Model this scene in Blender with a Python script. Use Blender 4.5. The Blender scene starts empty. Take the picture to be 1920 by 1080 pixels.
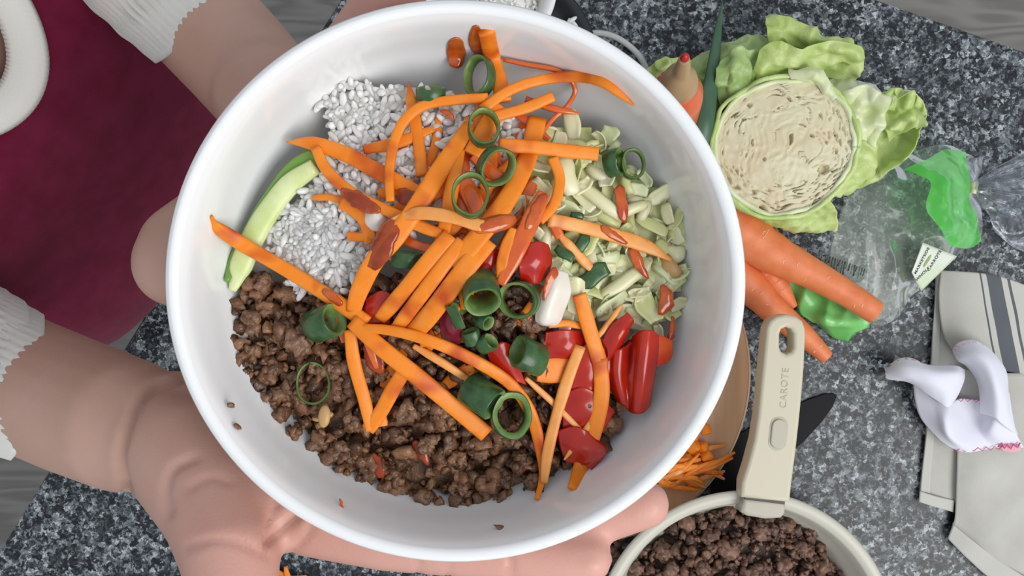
import bpy, bmesh, math, random
import numpy as np
from mathutils import Vector, Matrix, noise

random.seed(7)
np.random.seed(7)
scene = bpy.context.scene
COL = scene.collection

# ---------------------------------------------------------------- camera, light, exposure
FPX = 1800.0                     # focal length in pixels of a 1920 wide frame
TOP = 0.92                       # height of the worktop
DC = 0.82                        # camera above the worktop
CAMZ = TOP + DC
cam_data = bpy.data.cameras.new('camera')
cam_data.sensor_width = 36.0
cam_data.lens = FPX / 1920.0 * 36.0
cam_data.clip_start = 0.01
cam = bpy.data.objects.new('camera', cam_data)
cam.location = (0, 0, CAMZ)
cam.rotation_euler = (0, 0, 0)
COL.objects.link(cam)
scene.camera = cam

world = bpy.data.worlds.new('world')
scene.world = world
world.use_nodes = True
bg = world.node_tree.nodes['Background']
bg.inputs[0].default_value = (0.86, 0.93, 1.0, 1)
bg.inputs[1].default_value = 0.72

def area_light(name, loc, target, sx, sy, energy, color):
    ld = bpy.data.lights.new(name, 'AREA')
    ld.shape = 'RECTANGLE'
    ld.size, ld.size_y = sx, sy
    ld.energy = energy
    ld.color = color
    o = bpy.data.objects.new(name, ld)
    o.location = loc
    o.rotation_euler = (Vector(target) - Vector(loc)).to_track_quat('-Z', 'Y').to_euler()
    COL.objects.link(o)
    return o
area_light('window_daylight', (1.5, -1.1, 3.3), (0, 0, 1.0), 2.0, 1.8, 72, (1.0, 0.98, 0.95))

vs = scene.view_settings
vs.view_transform = 'Standard'
vs.look = 'None'
vs.gamma = 1
vs.use_curve_mapping = False
vs.exposure = -0.22

# ---------------------------------------------------------------- helpers
def P(u, v, d):                  # a point of the place seen at (u, v), d below the camera
    return Vector(((u - 960) / FPX * d, (540 - v) / FPX * d, CAMZ - d))
def C(u, v, h=0.0):              # the same by height above the worktop
    return P(u, v, DC - h)
def nz(p, s, o=0.0):
    return noise.noise(Vector((p[0] * s + o, p[1] * s + o * 1.7, p[2] * s - o)))

def tag(o, label=None, cat=None, group=None, kind=None):
    if label: o['label'] = label
    if cat: o['category'] = cat
    if group: o['group'] = group
    if kind: o['kind'] = kind
    return o

def empty(name, loc, label=None, cat=None, group=None, kind=None):
    o = bpy.data.objects.new(name, None)
    o.empty_display_size = 0.02
    o.location = loc
    COL.objects.link(o)
    return tag(o, label, cat, group, kind)

def wloc(o):
    v = Vector(o.location)
    while o.parent:
        o = o.parent
        v += Vector(o.location)
    return v

def mk(name, verts, faces, mat, parent=None, label=None, cat=None, group=None, kind=None, smooth=True, uv=None):
    V = np.asarray([tuple(v) for v in verts], dtype=float).reshape(-1, 3)
    c = (V.max(0) + V.min(0)) / 2
    if not parent:
        c[2] = V[:, 2].min()
    me = bpy.data.meshes.new(name)
    me.from_pydata((V - c).tolist(), [], [tuple(int(i) for i in f) for f in faces])
    if uv is not None:
        ul = me.uv_layers.new(name='uv')
        li = np.zeros(len(me.loops), dtype=np.int32)
        me.loops.foreach_get('vertex_index', li)
        ul.data.foreach_set('uv', np.asarray(uv, dtype=np.float32)[li].ravel())
    if smooth:
        me.polygons.foreach_set('use_smooth', [True] * len(me.polygons))
    me.materials.append(mat)
    me.update()
    o = bpy.data.objects.new(name, me)
    if parent:
        o.parent = parent
        o.location = Vector(c) - wloc(parent)
    else:
        o.location = c
    COL.objects.link(o)
    return tag(o, label, cat, group, kind)

def mk_mesh(name, me, mat, M, parent=None, **k):
    V = [M @ v.co for v in me.vertices]
    F = [tuple(p.vertices) for p in me.polygons]
    bpy.data.meshes.remove(me)
    return mk(name, V, F, mat, parent, **k)

class Acc:                       # collects pieces into one mesh
    def __init__(s): s.v = []; s.f = []; s.n = 0
    def add(s, v, f):
        v = np.asarray([tuple(x) for x in v], dtype=float)
        s.v.append(v); s.f += [tuple(i + s.n for i in q) for q in f]; s.n += len(v)
    def verts(s): return np.vstack(s.v)

def cr(pts, n):                  # Catmull-Rom through control points
    A = np.asarray([tuple(p) for p in pts], dtype=float)
    if len(A) == 2:
        t = np.linspace(0, 1, n)[:, None]
        return A[0] * (1 - t) + A[1] * t
    E = np.vstack([2 * A[0] - A[1], A, 2 * A[-1] - A[-2]])
    out = []
    for x in np.linspace(0, len(A) - 1 - 1e-9, n):
        i = int(x); t = x - i
        p0, p1, p2, p3 = E[i:i + 4]
        out.append(.5 * ((2 * p1) + (-p0 + p2) * t + (2 * p0 - 5 * p1 + 4 * p2 - p3) * t * t + (-p0 + 3 * p1 - 3 * p2 + p3) * t ** 3))
    return np.array(out)

def grid_faces(nu, nv, wrap=False):
    f = []
    for i in range(nu - 1):
        for j in range(nv - (0 if wrap else 1)):
            k = (j + 1) % nv
            f.append((i * nv + j, i * nv + k, (i + 1) * nv + k, (i + 1) * nv + j))
    return f

def grid_normals(G):
    du = np.gradient(G, axis=0); dv = np.gradient(G, axis=1)
    N = np.cross(du, dv)
    N /= np.maximum(np.linalg.norm(N, axis=2, keepdims=True), 1e-12)
    return N

def thick(G, t):                 # closed sheet of thickness t from a grid of points
    nu, nv = G.shape[:2]
    N = grid_normals(G)
    if N[..., 2].mean() < 0: N = -N
    A = (G + N * t / 2).reshape(-1, 3); B = (G - N * t / 2).reshape(-1, 3)
    m = nu * nv
    f = grid_faces(nu, nv)
    F = [tuple(q) for q in f] + [tuple(x + m for x in reversed(q)) for q in f]
    edge = [i * nv for i in range(nu)] + [(nu - 1) * nv + j for j in range(1, nv)] + \
           [i * nv + nv - 1 for i in range(nu - 2, -1, -1)] + [j for j in range(nv - 2, 0, -1)]
    for a, b in zip(edge, edge[1:] + edge[:1]):
        F.append((a, b, b + m, a + m))
    s = np.linspace(0, 1, nu); t2 = np.linspace(0, 1, nv)
    uv = np.stack(np.meshgrid(t2, s), -1).reshape(-1, 2)
    return np.vstack([A, B]), F, np.vstack([uv, uv])

def ctrl_grid(rows, nu, nv):
    R = np.array([cr(r, nv) for r in rows])
    return np.stack([cr(R[:, j], nu) for j in range(nv)], axis=1)

def sheet(rows, nu=40, nv=40, t=0.001, ruff=0.0, rs=60.0, fine=0.0, fs=250.0, seed=0.0, minz=None, fn=None, ridge=False):
    G = ctrl_grid(rows, nu, nv)
    if ruff or fine:
        N = grid_normals(G)
        for i in range(nu):
            for j in range(nv):
                p = G[i, j]
                G[i, j] = p + N[i, j] * (ruff * nz(p, rs, seed) + (fine * nz(p, fs, seed + 9.1) if not ridge else fine * (1 - 2.4 * abs(nz(p, fs, seed + 9.1)))))
    if fn is not None: G = fn(G)
    if minz is not None:
        G[..., 2] = np.maximum(G[..., 2], minz + t / 2)
    return thick(G, t)

def crows(rows):                 # rows of (u, v, height above worktop)
    return [[C(*p) for p in r] for r in rows]

def sweep(pts, rw, rt, n=24, seg=8, up=(0, 0, 1), power=2.0, taper=None, twist=0.0, resample=True):
    A = cr(pts, n) if resample else np.asarray([tuple(p) for p in pts])
    n = len(A)
    T = np.gradient(A, axis=0); T /= np.maximum(np.linalg.norm(T, axis=1, keepdims=True), 1e-12)
    RW = np.interp(np.linspace(0, 1, n), np.linspace(0, 1, len(rw)), rw) if hasattr(rw, '__len__') else np.full(n, rw)
    RT = np.interp(np.linspace(0, 1, n), np.linspace(0, 1, len(rt)), rt) if hasattr(rt, '__len__') else np.full(n, rt)
    V = []
    for i in range(n):
        u = np.asarray(up, float)
        s = np.cross(T[i], u)
        if np.linalg.norm(s) < 1e-4: s = np.cross(T[i], (1, 0, 0.1))
        s /= np.linalg.norm(s)
        w = np.cross(s, T[i])
        a0 = twist * i / n
        for k in range(seg):
            a = 2 * math.pi * (k + .5) / seg
            c, q = math.cos(a), math.sin(a)
            c = math.copysign(abs(c) ** (2 / power), c); q = math.copysign(abs(q) ** (2 / power), q)
            x, y = c * RW[i], q * RT[i]
            x, y = x * math.cos(a0) - y * math.sin(a0), x * math.sin(a0) + y * math.cos(a0)
            V.append(A[i] + s * x + w * y)
    F = grid_faces(n, seg, True)
    F.append(tuple(range(seg - 1, -1, -1)))
    F.append(tuple((n - 1) * seg + k for k in range(seg)))
    return np.array(V), F

def lathe(prof, seg=64, M=None, sy=1.0):
    V = []
    for r, z in prof:
        for k in range(seg):
            a = 2 * math.pi * k / seg
            V.append(Vector((r * math.cos(a), r * math.sin(a) * sy, z)))
    F = [tuple(reversed(f)) for f in grid_faces(len(prof), seg, True)]
    F.append(tuple(range(seg)))
    F.append(tuple((len(prof) - 1) * seg + k for k in reversed(range(seg))))
    if M is not None: V = [M @ v for v in V]
    return [tuple(v) for v in V], F

def smooth_profile(pr, n):
    return [tuple(p) for p in cr([(a, b, 0) for a, b in pr], n)[:, :2]]

def curve_mesh(polys, extrude, bevel=0.0, res=2):
    cu = bpy.data.curves.new('outline', 'CURVE')
    cu.dimensions = '2D'; cu.fill_mode = 'BOTH'
    cu.extrude = extrude; cu.bevel_depth = bevel; cu.bevel_resolution = res; cu.offset = -bevel
    for pl in polys:
        s = cu.splines.new('POLY')
        s.points.add(len(pl) - 1)
        for q, p in zip(s.points, pl): q.co = (p[0], p[1], 0, 1)
        s.use_cyclic_u = True
    return to_mesh(bpy.data.objects.new('outline', cu))

def text_mesh(body, size, extrude=0.0002, bevel=0.0, spacing=1.0, offset=0.0):
    cu = bpy.data.curves.new('lettering', 'FONT')
    cu.body = body; cu.size = size; cu.extrude = extrude; cu.bevel_depth = bevel
    cu.align_x = 'CENTER'; cu.align_y = 'CENTER'; cu.space_character = spacing; cu.offset = offset
    return to_mesh(bpy.data.objects.new('lettering', cu))

def to_mesh(o):
    COL.objects.link(o)
    dg = bpy.context.evaluated_depsgraph_get()
    me = bpy.data.meshes.new_from_object(o.evaluated_get(dg))
    d = o.data
    bpy.data.objects.remove(o)
    if isinstance(d, bpy.types.Curve): bpy.data.curves.remove(d)
    elif isinstance(d, bpy.types.Mesh): bpy.data.meshes.remove(d)
    return me

def ico(sub):
    bm = bmesh.new()
    bmesh.ops.create_icosphere(bm, subdivisions=sub, radius=1.0)
    V = np.array([v.co[:] for v in bm.verts]); F = [tuple(v.index for v in f.verts) for f in bm.faces]
    bm.free()
    return V, F
ICO = {1: ico(1), 2: ico(2), 3: ico(3), 4: ico(4)}

def rot_rand():
    q = np.random.normal(size=4); q /= np.linalg.norm(q)
    w, x, y, z = q
    return np.array([[1 - 2 * (y * y + z * z), 2 * (x * y - z * w), 2 * (x * z + y * w)],
                     [2 * (x * y + z * w), 1 - 2 * (x * x + z * z), 2 * (y * z - x * w)],
                     [2 * (x * z - y * w), 2 * (y * z + x * w), 1 - 2 * (x * x + y * y)]])

def lump(c, r, sub=2, amp=0.35, freq=1.6, squash=(1, 1, 1)):
    V, F = ICO[sub]
    o = random.uniform(0, 90)
    k = np.array([1 + amp * nz(v, freq, o) * 1.6 + amp * .6 * nz(v, freq * 2.4, o + 3) + amp * .4 * nz(v, freq * 5, o + 5) for v in V])
    W = (V * k[:, None] * np.array(squash)) @ rot_rand().T * r
    return W + np.asarray(tuple(c)), F

def in_poly(u, v, poly):
    ins = False
    for (x1, y1), (x2, y2) in zip(poly, poly[1:] + poly[:1]):
        if (y1 > v) != (y2 > v) and u < (x2 - x1) * (v - y1) / (y2 - y1) + x1: ins = not ins
    return ins
def rand_in(poly):
    xs = [p[0] for p in poly]; ys = [p[1] for p in poly]
    while True:
        u, v = random.uniform(min(xs), max(xs)), random.uniform(min(ys), max(ys))
        if in_poly(u, v, poly): return u, v

# ---------------------------------------------------------------- materials
def mat(name, col, rough=0.5, col2=None, scale=40.0, detail=4.0, lo=0.35, hi=0.65, bump=0.0, bscale=200.0, bdist=0.001,
        sss=0.0, srad=(0.01, 0.005, 0.003), spec=0.5, trans=0.0, coat=0.0, sheen=0.0, stretch=None, alpha=1.0, stain=None, island=None):
    m = bpy.data.materials.new(name); m.use_nodes = True
    nt = m.node_tree; N = nt.nodes; L = nt.links
    b = N['Principled BSDF']
    b.inputs['Base Color'].default_value = (*col, 1)
    b.inputs['Roughness'].default_value = rough
    b.inputs['Specular IOR Level'].default_value = spec
    b.inputs['Transmission Weight'].default_value = trans
    b.inputs['Coat Weight'].default_value = coat
    b.inputs['Sheen Weight'].default_value = sheen
    b.inputs['Alpha'].default_value = alpha
    if sss:
        b.inputs['Subsurface Weight'].default_value = sss
        b.inputs['Subsurface Radius'].default_value = srad
        b.inputs['Subsurface Scale'].default_value = 1.0
    tc = N.new('ShaderNodeTexCoord'); vec = tc.outputs['Object']
    if stretch:
        mp = N.new('ShaderNodeMapping'); mp.inputs['Scale'].default_value = stretch
        L.new(vec, mp.inputs['Vector']); vec = mp.outputs['Vector']
    out = None
    if col2:
        n = N.new('ShaderNodeTexNoise'); n.inputs['Scale'].default_value = scale; n.inputs['Detail'].default_value = detail
        L.new(vec, n.inputs['Vector'])
        r = N.new('ShaderNodeValToRGB')
        r.color_ramp.elements[0].position = lo; r.color_ramp.elements[0].color = (*col, 1)
        r.color_ramp.elements[1].position = hi; r.color_ramp.elements[1].color = (*col2, 1)
        L.new(n.outputs['Fac'], r.inputs['Fac']); out = r.outputs['Color']
    if stain:
        sc, s_, lo_, hi_ = stain
        n2 = N.new('ShaderNodeTexNoise'); n2.inputs['Scale'].default_value = s_; n2.inputs['Detail'].default_value = 2
        g = N.new('ShaderNodeNewGeometry'); L.new(g.outputs['Position'], n2.inputs['Vector'])
        mr = N.new('ShaderNodeMapRange'); mr.inputs['From Min'].default_value = lo_; mr.inputs['From Max'].default_value = hi_
        L.new(n2.outputs['Fac'], mr.inputs['Value'])
        mx = N.new('ShaderNodeMix'); mx.data_type = 'RGBA'
        L.new(mr.outputs['Result'], mx.inputs['Factor'])
        if out: L.new(out, mx.inputs['A'])
        else: mx.inputs['A'].default_value = (*col, 1)
        mx.inputs['B'].default_value = (*sc, 1); out = mx.outputs['Result']
    if island:
        g2 = N.new('ShaderNodeNewGeometry')
        mr = N.new('ShaderNodeMapRange'); mr.inputs['To Min'].default_value = island[0]; mr.inputs['To Max'].default_value = island[1]
        L.new(g2.outputs['Random Per Island'], mr.inputs['Value'])
        vm = N.new('ShaderNodeVectorMath'); vm.operation = 'SCALE'
        if out: L.new(out, vm.inputs[0])
        else: vm.inputs[0].default_value = col
        L.new(mr.outputs['Result'], vm.inputs['Scale']); out = vm.outputs[0]
    if out: L.new(out, b.inputs['Base Color'])
    if bump:
        n = N.new('ShaderNodeTexNoise'); n.inputs['Scale'].default_value = bscale; n.inputs['Detail'].default_value = 3
        L.new(vec, n.inputs['Vector'])
        bp = N.new('ShaderNodeBump'); bp.inputs['Strength'].default_value = bump; bp.inputs['Distance'].default_value = bdist
        L.new(n.outputs['Fac'], bp.inputs['Height']); L.new(bp.outputs['Normal'], b.inputs['Normal'])
    return m

def granite():
    m = bpy.data.materials.new('granite'); m.use_nodes = True
    nt = m.node_tree; N = nt.nodes; L = nt.links; b = N['Principled BSDF']
    g = N.new('ShaderNodeTexCoord')
    def distorted(sc, st):
        n = N.new('ShaderNodeTexNoise'); n.inputs['Scale'].default_value = sc; n.inputs['Detail'].default_value = 3
        L.new(g.outputs['Object'], n.inputs['Vector'])
        s = N.new('ShaderNodeVectorMath'); s.operation = 'SUBTRACT'; s.inputs[1].default_value = (.5, .5, .5)
        L.new(n.outputs['Color'], s.inputs[0])
        k = N.new('ShaderNodeVectorMath'); k.operation = 'SCALE'; k.inputs['Scale'].default_value = st
        L.new(s.outputs[0], k.inputs[0])
        a = N.new('ShaderNodeVectorMath'); a.operation = 'ADD'
        L.new(g.outputs['Object'], a.inputs[0]); L.new(k.outputs[0], a.inputs[1])
        return a.outputs[0]
    def cells(sc, dsc, dst):
        v = N.new('ShaderNodeTexVoronoi'); v.inputs['Scale'].default_value = sc
        L.new(distorted(dsc, dst), v.inputs['Vector'])
        s = N.new('ShaderNodeSeparateColor'); L.new(v.outputs['Color'], s.inputs[0])
        return s
    a = cells(230, 210, 0.012)
    c = cells(400, 330, 0.007)
    mx = N.new('ShaderNodeMix'); mx.data_type = 'FLOAT'; mx.inputs['Factor'].default_value = 0.42
    L.new(a.outputs[0], mx.inputs['A']); L.new(c.outputs[1], mx.inputs['B'])
    r = N.new('ShaderNodeValToRGB'); e = r.color_ramp.elements
    stops = [(0.12, (.006, .007, .009)), (.34, (.016, .019, .023)), (.47, (.042, .050, .057)), (.60, (.10, .115, .128)), (.76, (.20, .225, .24)), (.93, (.46, .49, .51))]
    e[0].position, e[0].color = stops[0][0], (*stops[0][1], 1)
    e[1].position, e[1].color = stops[-1][0], (*stops[-1][1], 1)
    for p, q in stops[1:-1]:
        x = e.new(p); x.color = (*q, 1)
    L.new(mx.outputs['Result'], r.inputs['Fac'])
    L.new(r.outputs['Color'], b.inputs['Base Color'])
    b.inputs['Roughness'].default_value = 0.33
    b.inputs['Specular IOR Level'].default_value = 0.35
    return m

def wood_floor():
    m = bpy.data.materials.new('grey_vinyl_floor'); m.use_nodes = True
    nt = m.node_tree; N = nt.nodes; L = nt.links; b = N['Principled BSDF']
    g = N.new('ShaderNodeTexCoord')
    mp = N.new('ShaderNodeMapping'); mp.inputs['Rotation'].default_value = (0, 0, math.radians(19)); mp.inputs['Scale'].default_value = (1.2, 8, 1)
    L.new(g.outputs['Object'], mp.inputs['Vector'])
    n = N.new('ShaderNodeTexNoise'); n.inputs['Scale'].default_value = 2.3; n.inputs['Detail'].default_value = 2
    L.new(mp.outputs['Vector'], n.inputs['Vector'])
    w = N.new('ShaderNodeMath'); w.operation = 'MULTIPLY'; w.inputs[1].default_value = 34
    L.new(n.outputs['Fac'], w.inputs[0])
    s = N.new('ShaderNodeMath'); s.operation = 'SINE'; L.new(w.outputs[0], s.inputs[0])
    r = N.new('ShaderNodeValToRGB')
    r.color_ramp.elements[0].position = 0.0; r.color_ramp.elements[0].color = (.185, .17, .155, 1)
    r.color_ramp.elements[1].position = .9; r.color_ramp.elements[1].color = (.27, .25, .23, 1)
    h = N.new('ShaderNodeMapRange'); h.inputs['From Min'].default_value = -1; L.new(s.outputs[0], h.inputs['Value'])
    L.new(h.outputs['Result'], r.inputs['Fac']); L.new(r.outputs['Color'], b.inputs['Base Color'])
    b.inputs['Roughness'].default_value = .5
    return m

def clear_plastic(name, tint, diff=0.10, tcol=(1, 1, 1), gloss=.65):
    m = bpy.data.materials.new(name); m.use_nodes = True
    nt = m.node_tree; N = nt.nodes; L = nt.links
    for n in list(N):
        if n.type != 'OUTPUT_MATERIAL': N.remove(n)
    out = [n for n in N if n.type == 'OUTPUT_MATERIAL'][0]
    tr = N.new('ShaderNodeBsdfTransparent'); tr.inputs[0].default_value = (*tcol, 1)
    di = N.new('ShaderNodeBsdfDiffuse'); di.inputs[0].default_value = (*tint, 1)
    gl = N.new('ShaderNodeBsdfGlossy'); gl.inputs['Roughness'].default_value = .13; gl.inputs[0].default_value = (1, 1, 1, 1)
    a = N.new('ShaderNodeMixShader'); a.inputs[0].default_value = diff
    L.new(tr.outputs[0], a.inputs[1]); L.new(di.outputs[0], a.inputs[2])
    lw = N.new('ShaderNodeFresnel'); lw.inputs[0].default_value = 1.45
    ml = N.new('ShaderNodeMath'); ml.operation = 'MULTIPLY'; ml.inputs[1].default_value = gloss; L.new(lw.outputs[0], ml.inputs[0])
    b = N.new('ShaderNodeMixShader'); L.new(ml.outputs[0], b.inputs[0])
    L.new(a.outputs[0], b.inputs[1]); L.new(gl.outputs[0], b.inputs[2])
    L.new(b.outputs[0], out.inputs['Surface'])
    return m

def skin_mat():
    m = mat('skin', (.48, .285, .215), .42, (.58, .36, .29), 16, 5, .3, .7, bump=.25, bscale=900, bdist=.0004, sss=.12, srad=(.008, .003, .0015), spec=.4)
    nt = m.node_tree; N = nt.nodes; L = nt.links; b = N['Principled BSDF']
    at = N.new('ShaderNodeAttribute'); at.attribute_name = 'pink'
    mx = N.new('ShaderNodeMix'); mx.data_type = 'RGBA'
    src = b.inputs['Base Color'].links[0].from_socket
    L.new(at.outputs['Fac'], mx.inputs['Factor']); L.new(src, mx.inputs['A'])
    mx.inputs['B'].default_value = (.70, .36, .30, 1)
    L.new(mx.outputs['Result'], b.inputs['Base Color'])
    return m

def towel_mat():
    m = mat('towel_linen', (.62, .61, .56), .9, bump=.5, bscale=1500, bdist=.0004, sheen=.2)
    nt = m.node_tree; N = nt.nodes; L = nt.links; b = N['Principled BSDF']
    uv = N.new('ShaderNodeUVMap'); sp = N.new('ShaderNodeSeparateXYZ'); L.new(uv.outputs[0], sp.inputs[0])
    r = N.new('ShaderNodeValToRGB'); r.color_ramp.interpolation = 'CONSTANT'; e = r.color_ramp.elements
    base = (.52, .51, .465, 1); dk = (.10, .11, .125, 1)
    e[0].position = 0; e[0].color = base
    e[1].position = .425; e[1].color = dk
    for p, c in [(.44, base), (.485, dk), (.635, base), (.695, dk), (.72, base)]:
        x = e.new(p); x.color = c
    L.new(sp.outputs[0], r.inputs['Fac']); L.new(r.outputs['Color'], b.inputs['Base Color'])
    return m

M_GRANITE = granite()
M_FLOOR = wood_floor()
M_CAB = mat('cabinet_white', (.55, .55, .54), .5)
M_BOWL = mat('glazed_ceramic', (.85, .86, .87), .18, spec=.5, coat=.3)
M_CER2 = mat('white_ceramic', (.80, .80, .79), .25)
M_SKIN = skin_mat()
M_SHIRT = mat('burgundy_cotton', (.115, .007, .028), .95, (.145, .011, .038), 60, 4, bump=.5, bscale=900, bdist=.0006, sheen=.08, spec=.1)
M_KNIT = mat('white_knit', (.70, .69, .65), .95, bump=.4, bscale=1400, bdist=.0006, sheen=.2, spec=.1)
M_TROUSER = mat('dark_trousers', (.03, .03, .04), .9)
M_HAIR = mat('hair', (.05, .028, .015), .6, bump=.6, bscale=400)
M_LIP = mat('lips', (.45, .15, .13), .4)
M_EYE = mat('eye', (.75, .74, .72), .2)
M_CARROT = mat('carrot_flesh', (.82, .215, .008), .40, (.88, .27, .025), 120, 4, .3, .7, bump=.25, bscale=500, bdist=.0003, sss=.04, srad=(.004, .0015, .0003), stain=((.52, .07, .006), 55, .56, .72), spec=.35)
M_CARROT2 = mat('carrot_pale', (.80, .30, .06), .38, (.86, .38, .10), 150, 4, sss=.1, srad=(.004, .0015, .0003), stain=((.50, .08, .01), 60, .60, .72))
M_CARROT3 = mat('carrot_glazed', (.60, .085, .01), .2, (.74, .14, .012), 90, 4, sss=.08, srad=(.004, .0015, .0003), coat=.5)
M_CARROTW = mat('whole_carrot', (.70, .165, .05), .5, (.78, .24, .09), 70, 5, .3, .7, bump=.5, bscale=160, bdist=.0006, sss=.06)
M_CARROTEND = mat('carrot_cut_end', (.80, .36, .16), .5)
M_SCAR = mat('carrot_scar', (.85, .50, .30), .6)
M_ONION = mat('spring_onion_green', (.024, .072, .022), .26, (.055, .135, .045), 180, 3, bump=.2, bscale=600, bdist=.0003, sss=.05, spec=.5)
M_ONIONIN = mat('spring_onion_inside', (.10, .19, .045), .35, (.18, .27, .075), 220, 3)
M_STALK = mat('spring_onion_stalk', (.035, .10, .055), .4, (.07, .15, .08), 90, 4, stretch=(1, .15, 1))
M_RICE = mat('cooked_rice', (.88, .87, .82), .3, sss=.5, srad=(.006, .006, .005), island=(.9, 1.02))
M_MINCE = mat('cooked_mince', (.085, .035, .017), .34, (.235, .118, .062), 170, 5, .32, .70, bump=.8, bscale=520, bdist=.0010, spec=.45, island=(.45, 1.55))
M_MINCE2 = mat('cooked_mince_pale', (.125, .058, .03), .36, (.29, .16, .088), 190, 5, .3, .7, bump=.8, bscale=520, bdist=.0010)
M_MINCE3 = mat('pan_mince', (.06, .029, .02), .45, (.18, .098, .066), 150, 5, .3, .7, bump=.8, bscale=450, bdist=.0012, island=(.5, 1.9))
M_GARLIC = mat('fried_garlic', (.50, .30, .12), .4)
M_PEPPER = mat('red_pepper', (.36, .008, .004), .2, (.50, .022, .006), 60, 2, sss=.03, coat=.2)
M_PEPPERO = mat('pepper_flesh', (.75, .11, .01), .25, (.62, .04, .008), 80, 3, sss=.08)
M_PURPLE = mat('red_onion', (.17, .012, .03), .25)
M_CABB = mat('cabbage_shred', (.72, .71, .38), .3, (.85, .82, .58), 60, 3, .3, .7, sss=.2, srad=(.004, .005, .002))
M_CABB2 = mat('cabbage_shred_green', (.54, .60, .22), .3, (.76, .76, .42), 70, 3, .3, .7, sss=.2, srad=(.004, .005, .002))
M_WHITEVEG = mat('white_onion', (.80, .74, .66), .25, sss=.3, srad=(.005, .004, .003))
M_CUKE = mat('pale_rib', (.52, .64, .22), .3, (.70, .76, .42), 80, 3, sss=.2, srad=(.004, .005, .002))
M_CUKEG = mat('green_skin', (.16, .32, .05), .3)
M_SAUCE = mat('chilli_sauce', (.60, .12, .010), .12, (.42, .045, .006), 120, 2, sss=.1, srad=(.004, .001, .0005), coat=.5)
M_SAUCED = mat('dark_chilli_sauce', (.28, .028, .007), .1, (.46, .07, .01), 120, 2, coat=.4, alpha=.72)
M_LETT = mat('lettuce_leaf', (.36, .50, .12), .42, (.60, .70, .30), 26, 5, .3, .7, bump=.6, bscale=95, bdist=.003, sss=.15, srad=(.004, .006, .002))
M_LETTD = mat('lettuce_leaf_green', (.20, .34, .08), .42, (.44, .56, .24), 30, 5, .3, .7, bump=.6, bscale=95, bdist=.003, sss=.12, srad=(.004, .006, .002))
M_LETTP = mat('lettuce_pale', (.60, .68, .36), .4, (.74, .78, .52), 40, 4, sss=.15, srad=(.004, .006, .002))
M_CUT = mat('cabbage_cut', (.62, .52, .33), .5, (.68, .65, .46), 28, 5, .3, .7, bump=.3, bscale=300, sss=.1)
M_PAN = mat('cream_enamel', (.56, .54, .46), .35, bump=.1, bscale=1200, bdist=.0002)
M_PANH = mat('cream_plastic', (.60, .55, .415), .42)
M_BTN = mat('beige_button', (.48, .45, .36), .4)
M_GAPSHADE = mat('dark_gap', (.04, .04, .04), .4)  # near-black colour for the painted shade in the pan handle gap, not metal
M_KNIFE = mat('black_knife', (.006, .006, .008), .5, spec=.15)
M_BOARD = mat('bamboo', (.56, .32, .17), .45, (.66, .40, .22), 14, 4, .3, .7, stretch=(9, .5, 1), bump=.1, bscale=60)
M_BOARDE = mat('board_edge', (.72, .52, .36), .5)
M_RUBBER = mat('rubber', (.06, .06, .06), .7)
M_TOWEL = towel_mat()
M_LINEN = mat('linen', (.47, .455, .41), .9, (.54, .53, .49), 25, 3, bump=.5, bscale=1500, bdist=.0004, sheen=.2)
M_HEM = mat('linen_hem', (.55, .54, .50), .9, bump=.4, bscale=1500, bdist=.0004)
M_CLOTH = mat('white_cloth', (.76, .75, .84), .85, sss=.05, sheen=.3, bump=.2, bscale=1800, bdist=.0003)
M_PINK = mat('pink_thread', (.62, .10, .22), .7)
M_PINKP = mat('pink_patch', (.75, .40, .47), .8)
M_CLEAR = clear_plastic('clear_film', (.78, .84, .80), .13, (.97, .99, .97))
M_CLEAR2 = clear_plastic('clear_film_cool', (.74, .77, .82), .06, (.97, .98, 1), .5)
M_GREENF = clear_plastic('green_film', (.12, .60, .10), .62, (.35, .85, .35), .18)
M_LABEL = mat('label_white', (.74, .76, .70), .35, (.62, .70, .50), 25, 2)
M_INK = mat('print_dark', (.03, .05, .035), .5)
M_INKG = mat('print_green', (.30, .42, .16), .5)
M_INKW = mat('print_grey', (.45, .50, .46), .5)
M_CAP = mat('tan_cap', (.42, .28, .15), .35)
M_REDP = mat('red_tip', (.45, .02, .02), .3)
M_BOTTLE = mat('red_bottle', (.68, .12, .05), .25, sss=.1)
M_BLACKT = mat('black_tray', (.02, .022, .026), .35)
M_CABLE = mat('grey_cable', (.50, .51, .50), .45)

# ---------------------------------------------------------------- setting: floor and counter
fl = mk('floor', [(-4, -4, -.02), (4, -4, -.02), (4, 4, -.02), (-4, 4, -.02), (-4, -4, 0), (4, -4, 0), (4, 4, 0), (-4, 4, 0)],
        [(3, 2, 1, 0), (4, 5, 6, 7), (0, 1, 5, 4), (1, 2, 6, 5), (2, 3, 7, 6), (3, 0, 4, 7)], M_FLOOR, smooth=False,
        label='grey wood-look floor far below the counter', kind='structure')

pts = [C(817, -293), C(8, 1016), C(-600, 2000), C(2300, 2500), C(3600, 686)]
pts = [(p.x, p.y) for p in pts]
counter = empty('kitchen_counter', (0.1, 0, 0), 'dark speckled granite kitchen counter under everything', 'counter')
def slab(poly, z0, z1, bev=0.004):
    me = curve_mesh([poly], (z1 - z0) / 2 - bev, bev, 2)
    return me, Matrix.Translation((0, 0, (z0 + z1) / 2))
me, M = slab(pts, TOP - .03, TOP)
mk_mesh('worktop', me, M_GRANITE, M, counter, smooth=False)
cx_, cy_ = sum(p[0] for p in pts) / 5, sum(p[1] for p in pts) / 5
ins = [(cx_ + (p[0] - cx_) * .93, cy_ + (p[1] - cy_) * .93) for p in pts]
me, M = slab(ins, 0.0, TOP - .03)
mk_mesh('cabinet_body', me, M_CAB, M, counter, smooth=False)

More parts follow.
